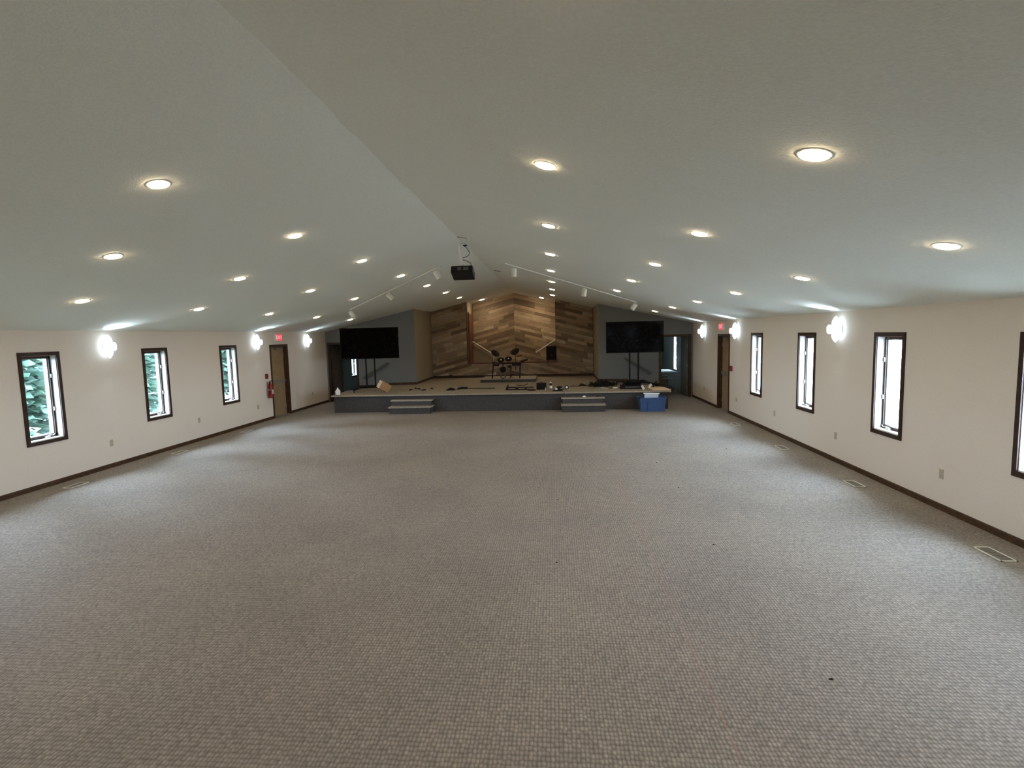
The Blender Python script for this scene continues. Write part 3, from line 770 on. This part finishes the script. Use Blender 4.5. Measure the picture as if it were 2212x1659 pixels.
# ------------------------------------------------------------------ handrails on the back walls
def handrail(pa, pb, label):
    t = thing('wall_handrail', label, 'handrail', tuple(pa), 0, 'sloping handrails on the grey back walls')
    d = Vector(pb)-Vector(pa); dn = d.normalized(); sd = Vector((0, 1, 0)).cross(dn).normalized(); yv = dn.cross(sd)
    Rm = Matrix((dn, yv, sd)).transposed().to_4x4()
    MB().bev((0, -.022, -.035), (d.length, .022, .035), .008, Rm).obj('rail', 'grey', t)
    for f_ in (.12, .88):
        c = d*f_; MB().path([c+Vector((0, .0, -.03)), c+Vector((0, .03, -.07)), c+Vector((0, .085, -.075))], .008).obj('bracket', 'steel', t)
aL = TL(1.30, -.085, .80); bL = TL(2.17, -.085, 1.33); handrail(aL, bL, 'short sloping grey handrail on back wall behind left television stand')
aR = TR(1.38, -.085, .79); bR = TR(2.24, -.085, 1.33); handrail(aR, bR, 'short sloping grey handrail on back wall behind right television stand')

# ------------------------------------------------------------------ recess: stair knee wall, rails, speaker
kw = MB().add([(-OX+.01, 22.25, .72), (-.80, 22.25, .72), (-.80, 22.25, 1.22), (-OX+.01, 22.25, 1.86), (-OX+.01, 22.35, .72), (-.80, 22.35, .72), (-.80, 22.35, 1.22), (-OX+.01, 22.35, 1.86)],
              [(0,1,2,3), (7,6,5,4), (0,4,5,1), (1,5,6,2), (2,6,7,3), (3,7,4,0)])
struct(kw.obj('trim_6', 'tan'))
def rrail(a, b_, label, ball):
    t = thing('stair_rail', label, 'handrail', a, 0, 'pale stair rails inside the recess')
    d = Vector(b_)-Vector(a)
    MB().tube((0, 0, 0), d, .021, n=12).obj('rail', 'whitem', t, True)
    MB().lathe([(.01, -.03), (.034, -.018), (.038, 0), (.03, .022), (.008, .032)], 14, Txyz(d)).obj('end_fitting', 'whitem', t, True)
    m = MB()
    for f_ in (.1, .9): m.path([d*f_, d*f_+Vector((0, 0, -.05)), d*f_+Vector((0, .20, -.06))], .008)
    m.obj('bracket', 'steel', t)
rrail((-1.77, 22.2, 1.985), (-.90, 22.2, 1.42), 'pale sloping stair rail in the left of the recess', True)
rrail((1.765, 22.45, 1.985), (.95, 22.45, 1.46), 'pale sloping stair rail in the right of the recess', True)
spk = thing('loudspeaker', 'black loudspeaker standing on the recess ledge at right', 'speaker', (1.57, YW+.02, OZ+.02), math.radians(8))
MB().add([(-.20, -.13, .05), (.20, -.13, .05), (.15, .17, .05), (-.15, .17, .05), (-.20, -.13, .60), (.20, -.13, .60), (.15, .17, .57), (-.15, .17, .57)],
         [(0,3,2,1),(4,5,6,7),(0,1,5,4),(1,2,6,5),(2,3,7,6),(3,0,4,7)]).obj('cabinet', 'black', spk)
MB().bev((-.185, -.145, .065), (.185, -.13, .585), .006).obj('grille', 'rubber', spk)
MB().lathe([(.012, 0), (.014, .006), (.006, .009)], 12, Txyz((.01, -.144, .24)) @ RX(PI/2)).obj('badge', 'steel', spk, True)
for s in (-1, 1): MB().box((s*.14-.03, -.12, 0), (s*.14+.03, .12, .05)).obj('foot', 'grey', spk)

# ------------------------------------------------------------------ electronic drum kit
ZK = ZS+.115
kit = thing('electronic_drum_kit', 'black electronic drum kit on the low platform before plank wall', 'drum kit', (0, 18.95, 0))
def rack(p, q, r=.018, nm='rack_tube', mt='blackm'): return MB().tube(p, q, r).obj(nm, mt, kit, True)
rack((-.57, 0, ZK), (-.50, 0, 1.27), .024, 'rack_post'); rack((.44, 0, ZK), (.475, 0, 1.24), .024, 'rack_post')
rack((.12, -.12, ZK+.02), (.13, -.10, 1.12), .014, 'rack_post'); rack((.285, .18, ZK+.28), (.285, .15, 1.55), .012, 'cymbal_rod'); 
rack((-.50, .0, 1.2), (-.49, .02, 1.50), .011, 'cymbal_rod', 'steel')
rack((-.51, 0, 1.21), (-.15, -.12, 1.19), .022); rack((-.15, -.12, 1.19), (.2, -.12, 1.20), .022); rack((.2, -.12, 1.20), (.48, 0, 1.20), .022)
for (x, z) in ((-.505, 1.2), (.475, 1.2), (-.15, 1.19), (.2, 1.2)): MB().box((x-.03, -.05 if abs(x) > .3 else -.16, z-.04), (x+.03, .03 if abs(x) > .3 else -.08, z+.04)).obj('clamp', 'black', kit)
def pad(c, r, tilt, roll_, nm='drum_pad', badge=True):
    T = Txyz(c) @ RY(roll_) @ RX(tilt)
    o = MB().lathe([(r*.8, -.035), (r, -.02), (r, .008), (r*.94, .016), (r*.85, .012), (.01, .014)], 26, T).obj(nm, 'rubber', kit, True)
    if badge: MB().add([(-.03, -.035, .017), (.035, -.03, .017), (.0, .045, .017)], [(0, 1, 2)], T).obj('badge', 'white', o)
    return o
pad((-.21, -.20, 1.335), .125, math.radians(38), 0); pad((.06, -.20, 1.365), .125, math.radians(38), 0)
pad((.62, -.08, 1.30), .14, math.radians(5), math.radians(-12), badge=False); pad((-.38, -.2, 1.17), .11, math.radians(8), 0, badge=False)
pad((.10, -.25, 1.10), .07, math.radians(20), 0, 'control_pad', False)
def cym(c, r, tilt, roll_):
    T = Txyz(c) @ RY(roll_) @ RX(tilt)
    MB().lathe([(r, -.006), (r*.99, .004), (r*.5, .014), (.03, .024), (.01, .028)], 28, T).obj('cymbal', 'rubber', kit, True)
cym((-.43, 0, 1.57), .165, math.radians(32), math.radians(36)); cym((.275, .12, 1.615), .165, math.radians(40), math.radians(-22)); cym((.43, .03, 1.44), .12, math.radians(4), math.radians(-16))
MB().box((-.47, -.16, 1.11), (-.30, -.06, 1.2)).box((.18, -.14, 1.11), (.45, -.06, 1.22)).obj('sound_module', 'black', kit)
kt = MB().lathe([(.08, -.02), (.11, -.015), (.115, .015), (.09, .03)], 22, Txyz((-.155, -.10, ZK+.33)) @ RX(PI/2)).obj('kick_pad', 'rubber', kit, True)
for s in (-1, 1): MB().box((-.155+s*.075-.022, -.12, ZK), (-.155+s*.075+.022, -.07, ZK+.30)).obj('kick_tower', 'grey', kit)
MB().box((-.26, -.35, ZK), (-.05, -.02, ZK+.02)).obj('kick_base', 'steel', kit)
MB().box((-.19, -.38, ZK+.02), (-.12, -.12, ZK+.035), ).obj('kick_pedal', 'black', kit)
MB().tube((-.155, -.10, ZK+.42), (-.155, -.1, ZK+.55), .015).obj('kick_tube', 'black', kit)
for k in range(3):
    a = k*2*PI/3; rack((.12, -.12, ZK+.1), (.12+.14*math.cos(a), -.12+.14*math.sin(a), ZK+.006), .007, 'tripod_leg')

# ------------------------------------------------------------------ things on the stage
jug = thing('spray_bottle', 'white bottle with a conical top at the left front stage corner', 'bottle', (-4.86, 15.32, ZS))
MB().lathe([(.06, 0), (.072, .008), (.074, .12), (.066, .135), (.045, .165), (.02, .20), (.014, .225), (.004, .23)], 22).obj('body', 'white', jug, True)
MB().lathe([(.078, .10), (.08, .104), (.08, .116), (.078, .12)], 22).obj('band', 'white', jug, True)

bxo = thing('cardboard_box', 'tilted cardboard box with a pale end panel beside the left stand base', 'box', (-3.50, 15.58, ZS+.215))
ex_ = Vector((.60, .62, -.50)).normalized(); ey_ = Vector((-.62, .76, .12)); ey_ = (ey_-ex_*ey_.dot(ex_)).normalized(); ez_ = ex_.cross(ey_)
BT = Matrix((ex_, ey_, ez_)).transposed().to_4x4()
MB().box((-.17, -.10, -.12), (.17, .10, .12), BT).obj('body', 'card', bxo)
MB().box((-.176, -.102, -.122), (-.17, .102, .122), BT).obj('end_panel', 'cardl', bxo)
MB().box((-.17, -.02, .12), (.17, .02, .1215), BT).obj('tape', 'cardl', bxo)

rb = random.Random(11)
def clampthing(x, y, r, label, k):
    t = thing('cable_clip', label, 'clip', (x, y, ZS), k*1.3, 'small black clips on the left part of the stage')
    MB().bev((-r, -.02, 0), (r*.2, .02, .035), .008).obj('jaw', 'black', t)
    MB().path([(r*.1, 0, .02), (r*.8, .03, .03), (r, -.02, .012)], .01).obj('arm', 'black', t)
    MB().tube((-r*.3, -.03, .03), (-r*.3, .03, .03), .012).obj('screw', 'black', t)
for k, (x, y, r, l) in enumerate([(-2.89, 16.35, .05, 'small black clip on stage, nearest of the group to the box'), (-2.86, 16.85, .045, 'small black clip on stage, rear left one of the group'),
                                  (-2.70, 16.62, .06, 'small black clip on stage in the middle of the group'), (-2.45, 16.25, .08, 'larger black clip on stage at the front right of the group'),
                                  (-2.29, 16.72, .06, 'small black clip on stage, rightmost of the group')]): clampthing(x, y, r, l, k)
pb = thing('gear_pouch', 'small dark crumpled pouch on the stage left of the long pole', 'pouch', (-1.57, 16.2, ZS), .2)
MB().add([(-.17, -.07, 0), (.15, -.08, 0), (.16, .07, 0), (-.14, .08, 0), (-.09, -.03, .05), (.07, -.04, .075), (.10, .03, .06), (-.03, .04, .07), (.0, 0, .09)],
         [(0,3,2,1),(0,1,5,4),(1,2,6,5),(2,3,7,6),(3,0,4,7),(4,5,8),(5,6,8),(6,7,8),(7,4,8)]).obj('bag', 'rubber', pb)
MB().path([(.1, 0, .05), (.2, .05, .02), (.24, -.02, .008)], .006).obj('strap', 'black', pb)
po = thing('microphone_stand', 'long thin black stand pole lying across the middle of stage', 'stand', (-.76, 16.45, ZS))
MB().tube((-.35, 0, .03), (.57, .03, .02), .012).obj('pole', 'blackm', po, True)
MB().lathe([(.02, -.12), (.035, -.1), (.035, .1), (.02, .12)], 14, Txyz((-.42, 0, .04)) @ RY(PI/2)).obj('grip', 'black', po, True)
MB().bev((-.62, -.05, 0), (-.50, .05, .06), .015).obj('boom_head', 'black', po)
MB().box((-.53, -.01, .02), (-.42, .01, .04)).obj('boom_joint', 'steel', po)
kb = thing('keyboard_stand', 'folded black metal keyboard stand lying near the stage centre', 'stand', (.56, 16.0, ZS))
MB().add([(-.37, -.02, 0), (-.28, -.02, 0), (-.27, -.02, .18), (-.33, -.02, .12), (-.37, .02, 0), (-.28, .02, 0), (-.27, .02, .18), (-.33, .02, .12)], [(0,1,2,3),(7,6,5,4),(0,4,5,1),(1,5,6,2),(2,6,7,3),(3,7,4,0)]).obj('end_bracket', 'blackm', kb)
MB().box((-.3, -.035, 0), (.36, -.005, .03)).obj('rail', 'blackm', kb); MB().box((-.3, .12, .05), (.5, .15, .08)).obj('rail', 'blackm', kb)
MB().path([(-.05, .15, .15), (.0, .15, .12), (.22, .15, .13), (.32, .15, .17)], .012).obj('cradle', 'blackm', kb)
MB().box((-.06, -.04, .02), (.02, .16, .07)).box((.22, -.04, .02), (.28, .16, .06)).obj('crossbar', 'blackm', kb)
cs = thing('equipment_case', 'small upright dark case on the stage right of the stand', 'case', (1.30, 16.02, ZS), .05)
MB().bev((-.15, -.06, 0), (.15, .06, .205), .012).obj('shell', 'rubber', cs); MB().box((-.15, -.064, .13), (.15, -.06, .138)).obj('lid_seam', 'black', cs)
MB().path([(-.05, 0, .205), (-.04, 0, .225), (.04, 0, .225), (.05, 0, .205)], .006).obj('handle', 'black', cs)
pdl = thing('foot_pedal', 'flat black pedal lying in front of the dark case', 'pedal', (1.02, 15.75, ZS), .3)
MB().bev((-.12, -.07, 0), (.10, .07, .03), .01).obj('base', 'black', pdl); MB().box((-.09, -.045, .035), (.08, .045, .045), RY(.12)).obj('plate', 'rubber', pdl)
vi = thing('small_vial', 'tiny pale vial on the stage edge by the dark case', 'vial', (1.43, 15.7, ZS))
MB().lathe([(.018, 0), (.02, .004), (.02, .05), (.009, .06), (.008, .075)], 12).obj('body', 'clearp', vi, True); MB().tube((0, 0, .07), (0, 0, .085), .01).obj('cap', 'white', vi)
bt = thing('drink_bottle', 'upright bottle with white label and cap right of dark case', 'bottle', (1.585, 16.1, ZS))
MB().lathe([(.038, 0), (.042, .006), (.042, .12), (.03, .155), (.018, .17), (.018, .19)], 18).obj('body', 'black', bt, True)
MB().lathe([(.0425, .02), (.043, .022), (.043, .105), (.0425, .108)], 18).obj('label_band', 'white', bt, True); MB().lathe([(.02, .185), (.022, .187), (.022, .215), (.012, .222)], 14).obj('cap', 'white', bt, True)
dv = thing('hand_tool', 'black power tool with a white patch on the front stage edge', 'tool', (1.80, 15.5, ZS), .1)
MB().bev((-.15, -.055, 0), (.14, .055, .045), .015).obj('battery', 'black', dv); MB().bev((.0, -.03, .045), (.07, .03, .10), .012).obj('grip', 'black', dv)
MB().tube((-.02, 0, .12), (.12, 0, .115), .03).obj('motor_housing', 'black', dv, True); MB().bev((-.075, -.045, .045), (-.02, .03, .085), .008).obj('white_patch', 'white', dv)
rn = thing('round_device', 'small round black device with a white centre on the stage', 'device', (2.07, 15.95, ZS))
MB().lathe([(.05, 0), (.06, .01), (.062, .04), (.03, .055)], 20, Txyz((0, 0, .062)) @ RX(PI/2)).obj('body', 'black', rn, True)
MB().lathe([(.032, 0), (.036, .006), (.02, .012)], 16, Txyz((.0, -.054, .066)) @ RX(PI/2)).obj('centre', 'white', rn, True)
MB().box((-.2, -.02, 0), (-.05, .02, .02)).obj('lead', 'black', rn)
hs = thing('grey_strap', 'short grey strap hanging over the stage front edge', 'strap', (1.98, YF-.10, ZS-.02))
MB().path([(-.05, .16, .035), (-.01, .06, .04), (.03, .0, .03), (.05, -.005, -.02), (.04, -.005, -.05)], .014).obj('strap', 'steel', hs)
br = thing('cloth_scrap', 'flat brown scrap lying toward the rear right of stage', 'scrap', (2.33, 16.75, ZS))
MB().add([(-.2, -.07, 0), (.1, -.1, 0), (.24, 0, 0), (.05, .1, 0), (-.18, .06, 0), (-.05, 0, .035), (.08, 0, .03)], [(0,1,6,5), (1,2,6), (2,3,6), (3,4,5,6), (4,0,5), (4,3,2,1,0)]).obj('cloth', 'doord', br)
bg_ = thing('black_pouch', 'small black pouch on the stage left of the cable tangle', 'pouch', (2.62, 16.95, ZS))
MB().add([(-.17, -.07, 0), (.17, -.07, 0), (.16, .08, 0), (-.15, .08, 0), (-.07, -.03, .07), (.05, -.03, .05), (.03, .04, .055), (-.07, .04, .065)],
         [(0,3,2,1),(0,1,5,4),(1,2,6,5),(2,3,7,6),(3,0,4,7),(4,5,6,7)]).obj('bag', 'black', bg_); MB().path([(-.1, -.02, .06), (-.06, 0, .095), (0, 0, .06)], .008).obj('handle', 'black', bg_)
# cable tangle
ct = thing('cable_tangle', 'big tangle of black cables at the right of the stage', 'cables', (3.22, 16.75, ZS))
m = MB()
for k in range(60):
    a = rb.random()*6.28; r_ = .06+rb.random()*.16; x_ = rb.uniform(-.28, .22); y_ = rb.uniform(-.25, .3); h_ = .02+rb.random()*.06
    m.path([(x_+r_*1.4*math.cos(a+t*.62), y_+r_*math.sin(a+t*.62), .012+h_*(1+math.sin(t*1.7+k))/1.2) for t in range(9)], .008, 5)
for k in range(12):
    a = rb.uniform(.3, 2.8); m.path([(.02+rb.uniform(-.08, .08), rb.uniform(-.1, .1), .04), (.12*math.cos(a), rb.uniform(-.1, .1), .12+.08*rb.random()), (.24*math.cos(a), rb.uniform(-.1, .1), .10+.12*math.sin(a))], .009, 5)
tag(m.obj('cable', 'black', ct), kind='stuff')
MB().bev((-.12, -.08, 0), (.16, .1, .11), .03).obj('power_supply', 'black', ct)
# long black cases
lc = thing('soft_case', 'low black soft case lying behind the right stand base', 'case', (4.22, 17.12, ZS), .06)
MB().bev((-.26, -.10, 0), (.26, .10, .14), .04).obj('bag', 'black', lc); MB().path([(-.12, -.08, .13), (-.09, -.1, .17), (.08, -.1, .17), (.11, -.08, .13)], .012).obj('handle', 'rubber', lc)
l5 = thing('black_duffel', 'flat black bag at right stage edge beside the stand', 'bag', (4.86, 16.60, ZS), 0)
MB().bev((-.04, -.16, 0), (.09, .16, .09), .03).obj('bag', 'black', l5); MB().path([(0, -.1, .09), (.01, -.06, .14), (.01, .06, .14), (0, .1, .09)], .01).obj('handle', 'rubber', l5)
l2 = thing('shallow_tray', 'open shallow dark tray with a pale strip on stage front', 'tray', (4.02, 15.86, ZS))
MB().bev((-.36, -.12, 0), (.34, .14, .045), .02).obj('tray', 'rubber', l2); MB().box((-.2, -.05, .045), (.22, -.02, .056)).obj('pale_strip', 'clearp', l2); MB().box((-.34, .1, .04), (.32, .135, .10)).obj('back_lip', 'black', l2)
l3 = thing('clear_bag', 'crumpled clear plastic bag on the stage before the tangle', 'bag', (3.14, 15.95, ZS))
MB().add([(-.22, -.05, 0), (.2, -.06, 0), (.22, .06, 0), (-.2, .05, 0), (-.1, -.02, .03), (.0, -.01, .065), (.08, -.02, .03), (.06, .03, .04), (-.08, .03, .03)],
         [(0,3,2,1),(0,1,6,5,4),(1,2,7,6),(2,3,8,7),(3,0,4,8),(4,5,8),(5,6,7),(5,7,8)]).obj('bag', 'steel', l3)
l4 = thing('marker_pen', 'pale marker pen with dark end on the stage front', 'pen', (3.48, 15.95, ZS), .1)
MB().tube((-.02, 0, .02), (.12, 0, .02), .018).obj('barrel', 'white', l4, True); MB().tube((-.15, 0, .018), (-.02, 0, .02), .014).obj('cap', 'doord', l4, True)
for i, (x, y, rz, rx_, lb) in enumerate([(4.27, 15.45, .0, .5, 'white roll leaning left beside the dark tray'), (4.55, 15.85, 1.1, .55, 'white roll leaning right beside the cardboard sheet')]):
    t = thing('paper_roll', lb, 'roll', (x, y, ZS+.075), rot=(0, (-rx_ if i == 0 else rx_), 0), group='white rolls on the stage')
    MB().tube((0, 0, -.065), (0, 0, .065), .034, n=16).obj('roll', 'white', t, True); MB().tube((0, 0, -.068), (0, 0, .068), .014).obj('core', 'cardl', t)
cs2 = thing('cardboard_sheet', 'flat piece of cardboard at the right front stage corner', 'cardboard', (4.76, 15.68, ZS), .03)
MB().box((-.24, -.40, 0), (.19, .36, .012)).obj('sheet', 'cardl', cs2); MB().add([(.19, -.40, 0), (.27, -.41, 0), (.24, .3, .0), (.19, .36, 0), (.19, -.4, .012), (.27, -.41, .02), (.24, .3, .02), (.19, .36, .012)], [(0,3,2,1),(4,5,6,7),(0,1,5,4),(1,2,6,5),(2,3,7,6)]).obj('flap', 'cardl', cs2)
cup = thing('small_cup', 'small pale cup at the far right stage edge by the doorway', 'cup', (4.70, 16.76, ZS))
MB().lathe([(.03, 0), (.032, .004), (.04, .09), (.036, .09), (.03, .01)], 16).obj('cup', 'clearp', cup, True)
# items on the right steps
s1 = thing('white_block', 'small white plastic piece on the right steps', 'scrap', (2.55, 15.1, .385), .1)
MB().bev((-.045, -.025, 0), (.045, .025, .035), .01).obj('block', 'white', s1); MB().tube((-.02, 0, .035), (.03, 0, .035), .012).obj('ridge', 'white', s1)
s2 = thing('screwdriver', 'small pale rod tool with dark handle on right steps', 'tool', (2.85, 15.08, .385), .05)
MB().tube((-.2, 0, .008), (.03, 0, .012), .006).obj('shaft', 'chrome', s2, True); MB().tube((.03, 0, .014), (.12, 0, .04), .014).obj('handle', 'black', s2, True)

# blue tote
tt = thing('storage_tote', 'blue plastic storage tote standing against right stage front', 'tote', (4.42, 14.88, 0))
def frus(m, a0, b0, z0, a1, b1, z1):
    return m.add([(-a0,-b0,z0),(a0,-b0,z0),(a0,b0,z0),(-a0,b0,z0),(-a1,-b1,z1),(a1,-b1,z1),(a1,b1,z1),(-a1,b1,z1)], [(0,1,5,4),(1,2,6,5),(2,3,7,6),(3,0,4,7)])
m = MB(); frus(m, .31, .19, 0, .365, .235, .385); frus(m, .295, .175, .012, .35, .22, .385)
m.add([(-.31,-.19,0),(.31,-.19,0),(.31,.19,0),(-.31,.19,0)], [(0,1,2,3)]).add([(-.295,-.175,.012),(.295,-.175,.012),(.295,.175,.012),(-.295,.175,.012)], [(0,1,2,3)])
m.obj('body', 'tote', tt)
m = MB()
for (a, b_) in (((-.395, -.262, .375), (.395, -.222, .40)), ((-.395, .222, .375), (.395, .262, .40)), ((-.395, -.262, .375), (-.352, .262, .40)), ((.352, -.262, .375), (.395, .262, .40))): m.box(a, b_)
m.obj('rim', 'tote', tt)
m = MB(); m.box((-.355, -.243, .285), (.355, -.225, .305))
for x in (-.33, -.13, .31): m.add([(x-.012, -.205, .01), (x+.012, -.205, .01), (x+.014, -.238, .285), (x-.012, -.238, .285), (x-.012, -.19, .01), (x+.012, -.19, .01), (x+.014, -.22, .285), (x-.012, -.22, .285)], [(0,1,2,3),(7,6,5,4),(0,4,5,1),(1,5,6,2),(2,6,7,3),(3,7,4,0)])
m.obj('rib', 'tote', tt)
tr = thing('plastic_tray', 'milky plastic tray sticking up out of the blue tote', 'tray', (4.40, 14.80, .12), rot=(math.radians(-10), math.radians(2), 0))
MB().box((-.19, -.01, 0), (.19, .02, .37)).obj('panel', 'clearp', tr)
MB().tube((-.22, 0, .375), (.22, 0, .375), .018).obj('rim', 'white', tr, True)

# ------------------------------------------------------------------ folding table in the right side room
ft = thing('folding_table', 'pale folding table seen through the right back doorway', 'table', (5.78, 20.1, 0))
MB().bev((-.38, -.75, .70), (.38, .75, .735), .02).obj('tabletop', 'vinyl', ft)
for s in (-1, 1):
    for q in (-1, 1): MB().path([(s*.30, q*.55, .70), (s*.31, q*.60, .35), (s*.33, q*.64, .0)], .014).obj('leg', 'steel', ft)
    MB().tube((-.3, s*.58, .5), (.3, s*.58, .5), .011).obj('crossbar', 'steel', ft)
bx2 = thing('dark_crate', 'dark crate under the folding table beyond right doorway', 'crate', (5.5, 18.95, 0))
MB().bev((-.2, -.2, 0), (.2, .2, .5), .02).obj('crate', 'doord', bx2); MB().box((-.21, -.21, .5), (.21, .21, .53)).obj('lid', 'doord', bx2)

# ------------------------------------------------------------------ lint on the carpet
lw = [(1.735, 6.90, .014, 'tiny dark lint speck near the middle of the carpet'), (3.45, 7.44, .014, 'tiny dark lint speck right of middle, beyond the carpet seam'), (3.34, 5.41, .016, 'dark lint speck right of the carpet seam, middle distance'),
      (1.71, 4.94, .012, 'small dark lint speck left of the seam, nearer the camera'), (3.44, 3.28, .018, 'largest dark lint speck, nearest the camera at right'), (4.9, 9.92, .016, 'faint lint speck on the carpet before the right registers'),
      (3.42, 8.89, .015, 'faint lint speck on the carpet far right of centre')]
for x, y, r, l in lw:
    m = MB(); 
    m.add([(-r, -r*.4, 0), (r*.8, -r*.6, 0), (r*.9, r*.5, 0), (-r*.5, r*.6, 0), (-r*.2, 0, r*.5), (r*.3, .1*r, r*.6)], [(3,2,1,0), (0,1,5,4), (1,2,5), (2,3,4,5), (3,0,4)])
    o = m.obj('lint_speck', 'lint', None, loc=(x, y, .001)); tag(o, l, 'lint', 'specks of lint on the carpet')

# ------------------------------------------------------------------ outdoors
g = MB().box((-60, -40, -.5), (-W-TH, 70, -.25)).obj('lawn', 'grass'); tag(g, 'green lawn outside the left windows', 'lawn', kind='stuff')
g = MB().box((W+TH, -40, -.5), (60, 70, -.25)).obj('car_park', 'gravel'); tag(g, 'pale bright gravel yard outside the right windows', 'ground', kind='stuff')
def tree(name, label, x, y, h, r, seed, mt, conical, nleaf, group):
    rr = random.Random(seed)
    t = thing(name, label, 'tree', (x, y, -.25), 0, group)
    MB().tube((0, 0, 0), (0, 0, h*.85), .16, .03).obj('trunk', 'bark', t, True)
    m = MB()
    for k in range(nleaf):
        zz = rr.random(); 
        if conical: rad = r*(1-zz)**.8*(.35+.65*rr.random()); zc_ = .75+zz*(h-.75)
        else:
            zc_ = h*.25+zz*h*.75; rad = r*math.sqrt(max(0, 1-(2*zz-1)**2))*(.3+.7*rr.random())
        a = rr.random()*2*PI; c = Vector((rad*math.cos(a), rad*math.sin(a), zc_-(rad*.25 if conical else 0)))
        s_ = rr.uniform(.10, .26) if conical else rr.uniform(.09, .2)
        u_ = Vector((math.cos(a), math.sin(a), rr.uniform(-.5, .3))).normalized() if conical else Vector((rr.uniform(-1,1), rr.uniform(-1,1), rr.uniform(-1,1))).normalized()
        v_ = u_.cross(Vector((rr.uniform(-1,1), rr.uniform(-1,1), rr.uniform(-1,1)))).normalized()
        m.add([c-u_*s_, c+v_*s_*.35, c+u_*s_, c-v_*s_*.35], [(0, 1, 2, 3)])
    me = bpy.data.meshes.new('foliage'); me.from_pydata([tuple(v) for v in m.v], [], m.f); me.materials.append(M[mt])
    o = bpy.data.objects.new('foliage', me); COL.objects.link(o); o.parent = t; o['kind'] = 'stuff'
for i, (x, y, h, r) in enumerate([(-11.5, 11.2, 5.2, 1.9), (-12.0, 15.0, 5.6, 2.0), (-11.6, 19.2, 5.0, 1.9), (-12.5, 23.5, 5.6, 2.1), (-13, 28.5, 6, 2.4)]):
    tree('spruce_tree', 'green spruce outside left wall, %s from the camera' % ['nearest', 'second', 'third', 'fourth', 'fifth'][i], x, y, h, r, i, 'leaf', True, 5200, 'spruces outside the left windows')
for i, (x, y, h, r) in enumerate([(27, 30, 8, 3.4), (24, 42, 8.5, 3.6), (34, 36, 9, 4)]):
    tree('leafy_tree', 'pale leafy tree far outside right windows, %s from the camera' % ['nearest', 'second', 'third'][i], x, y, h, r, 50+i, 'leaf2', False, 2600, 'trees far outside the right windows')
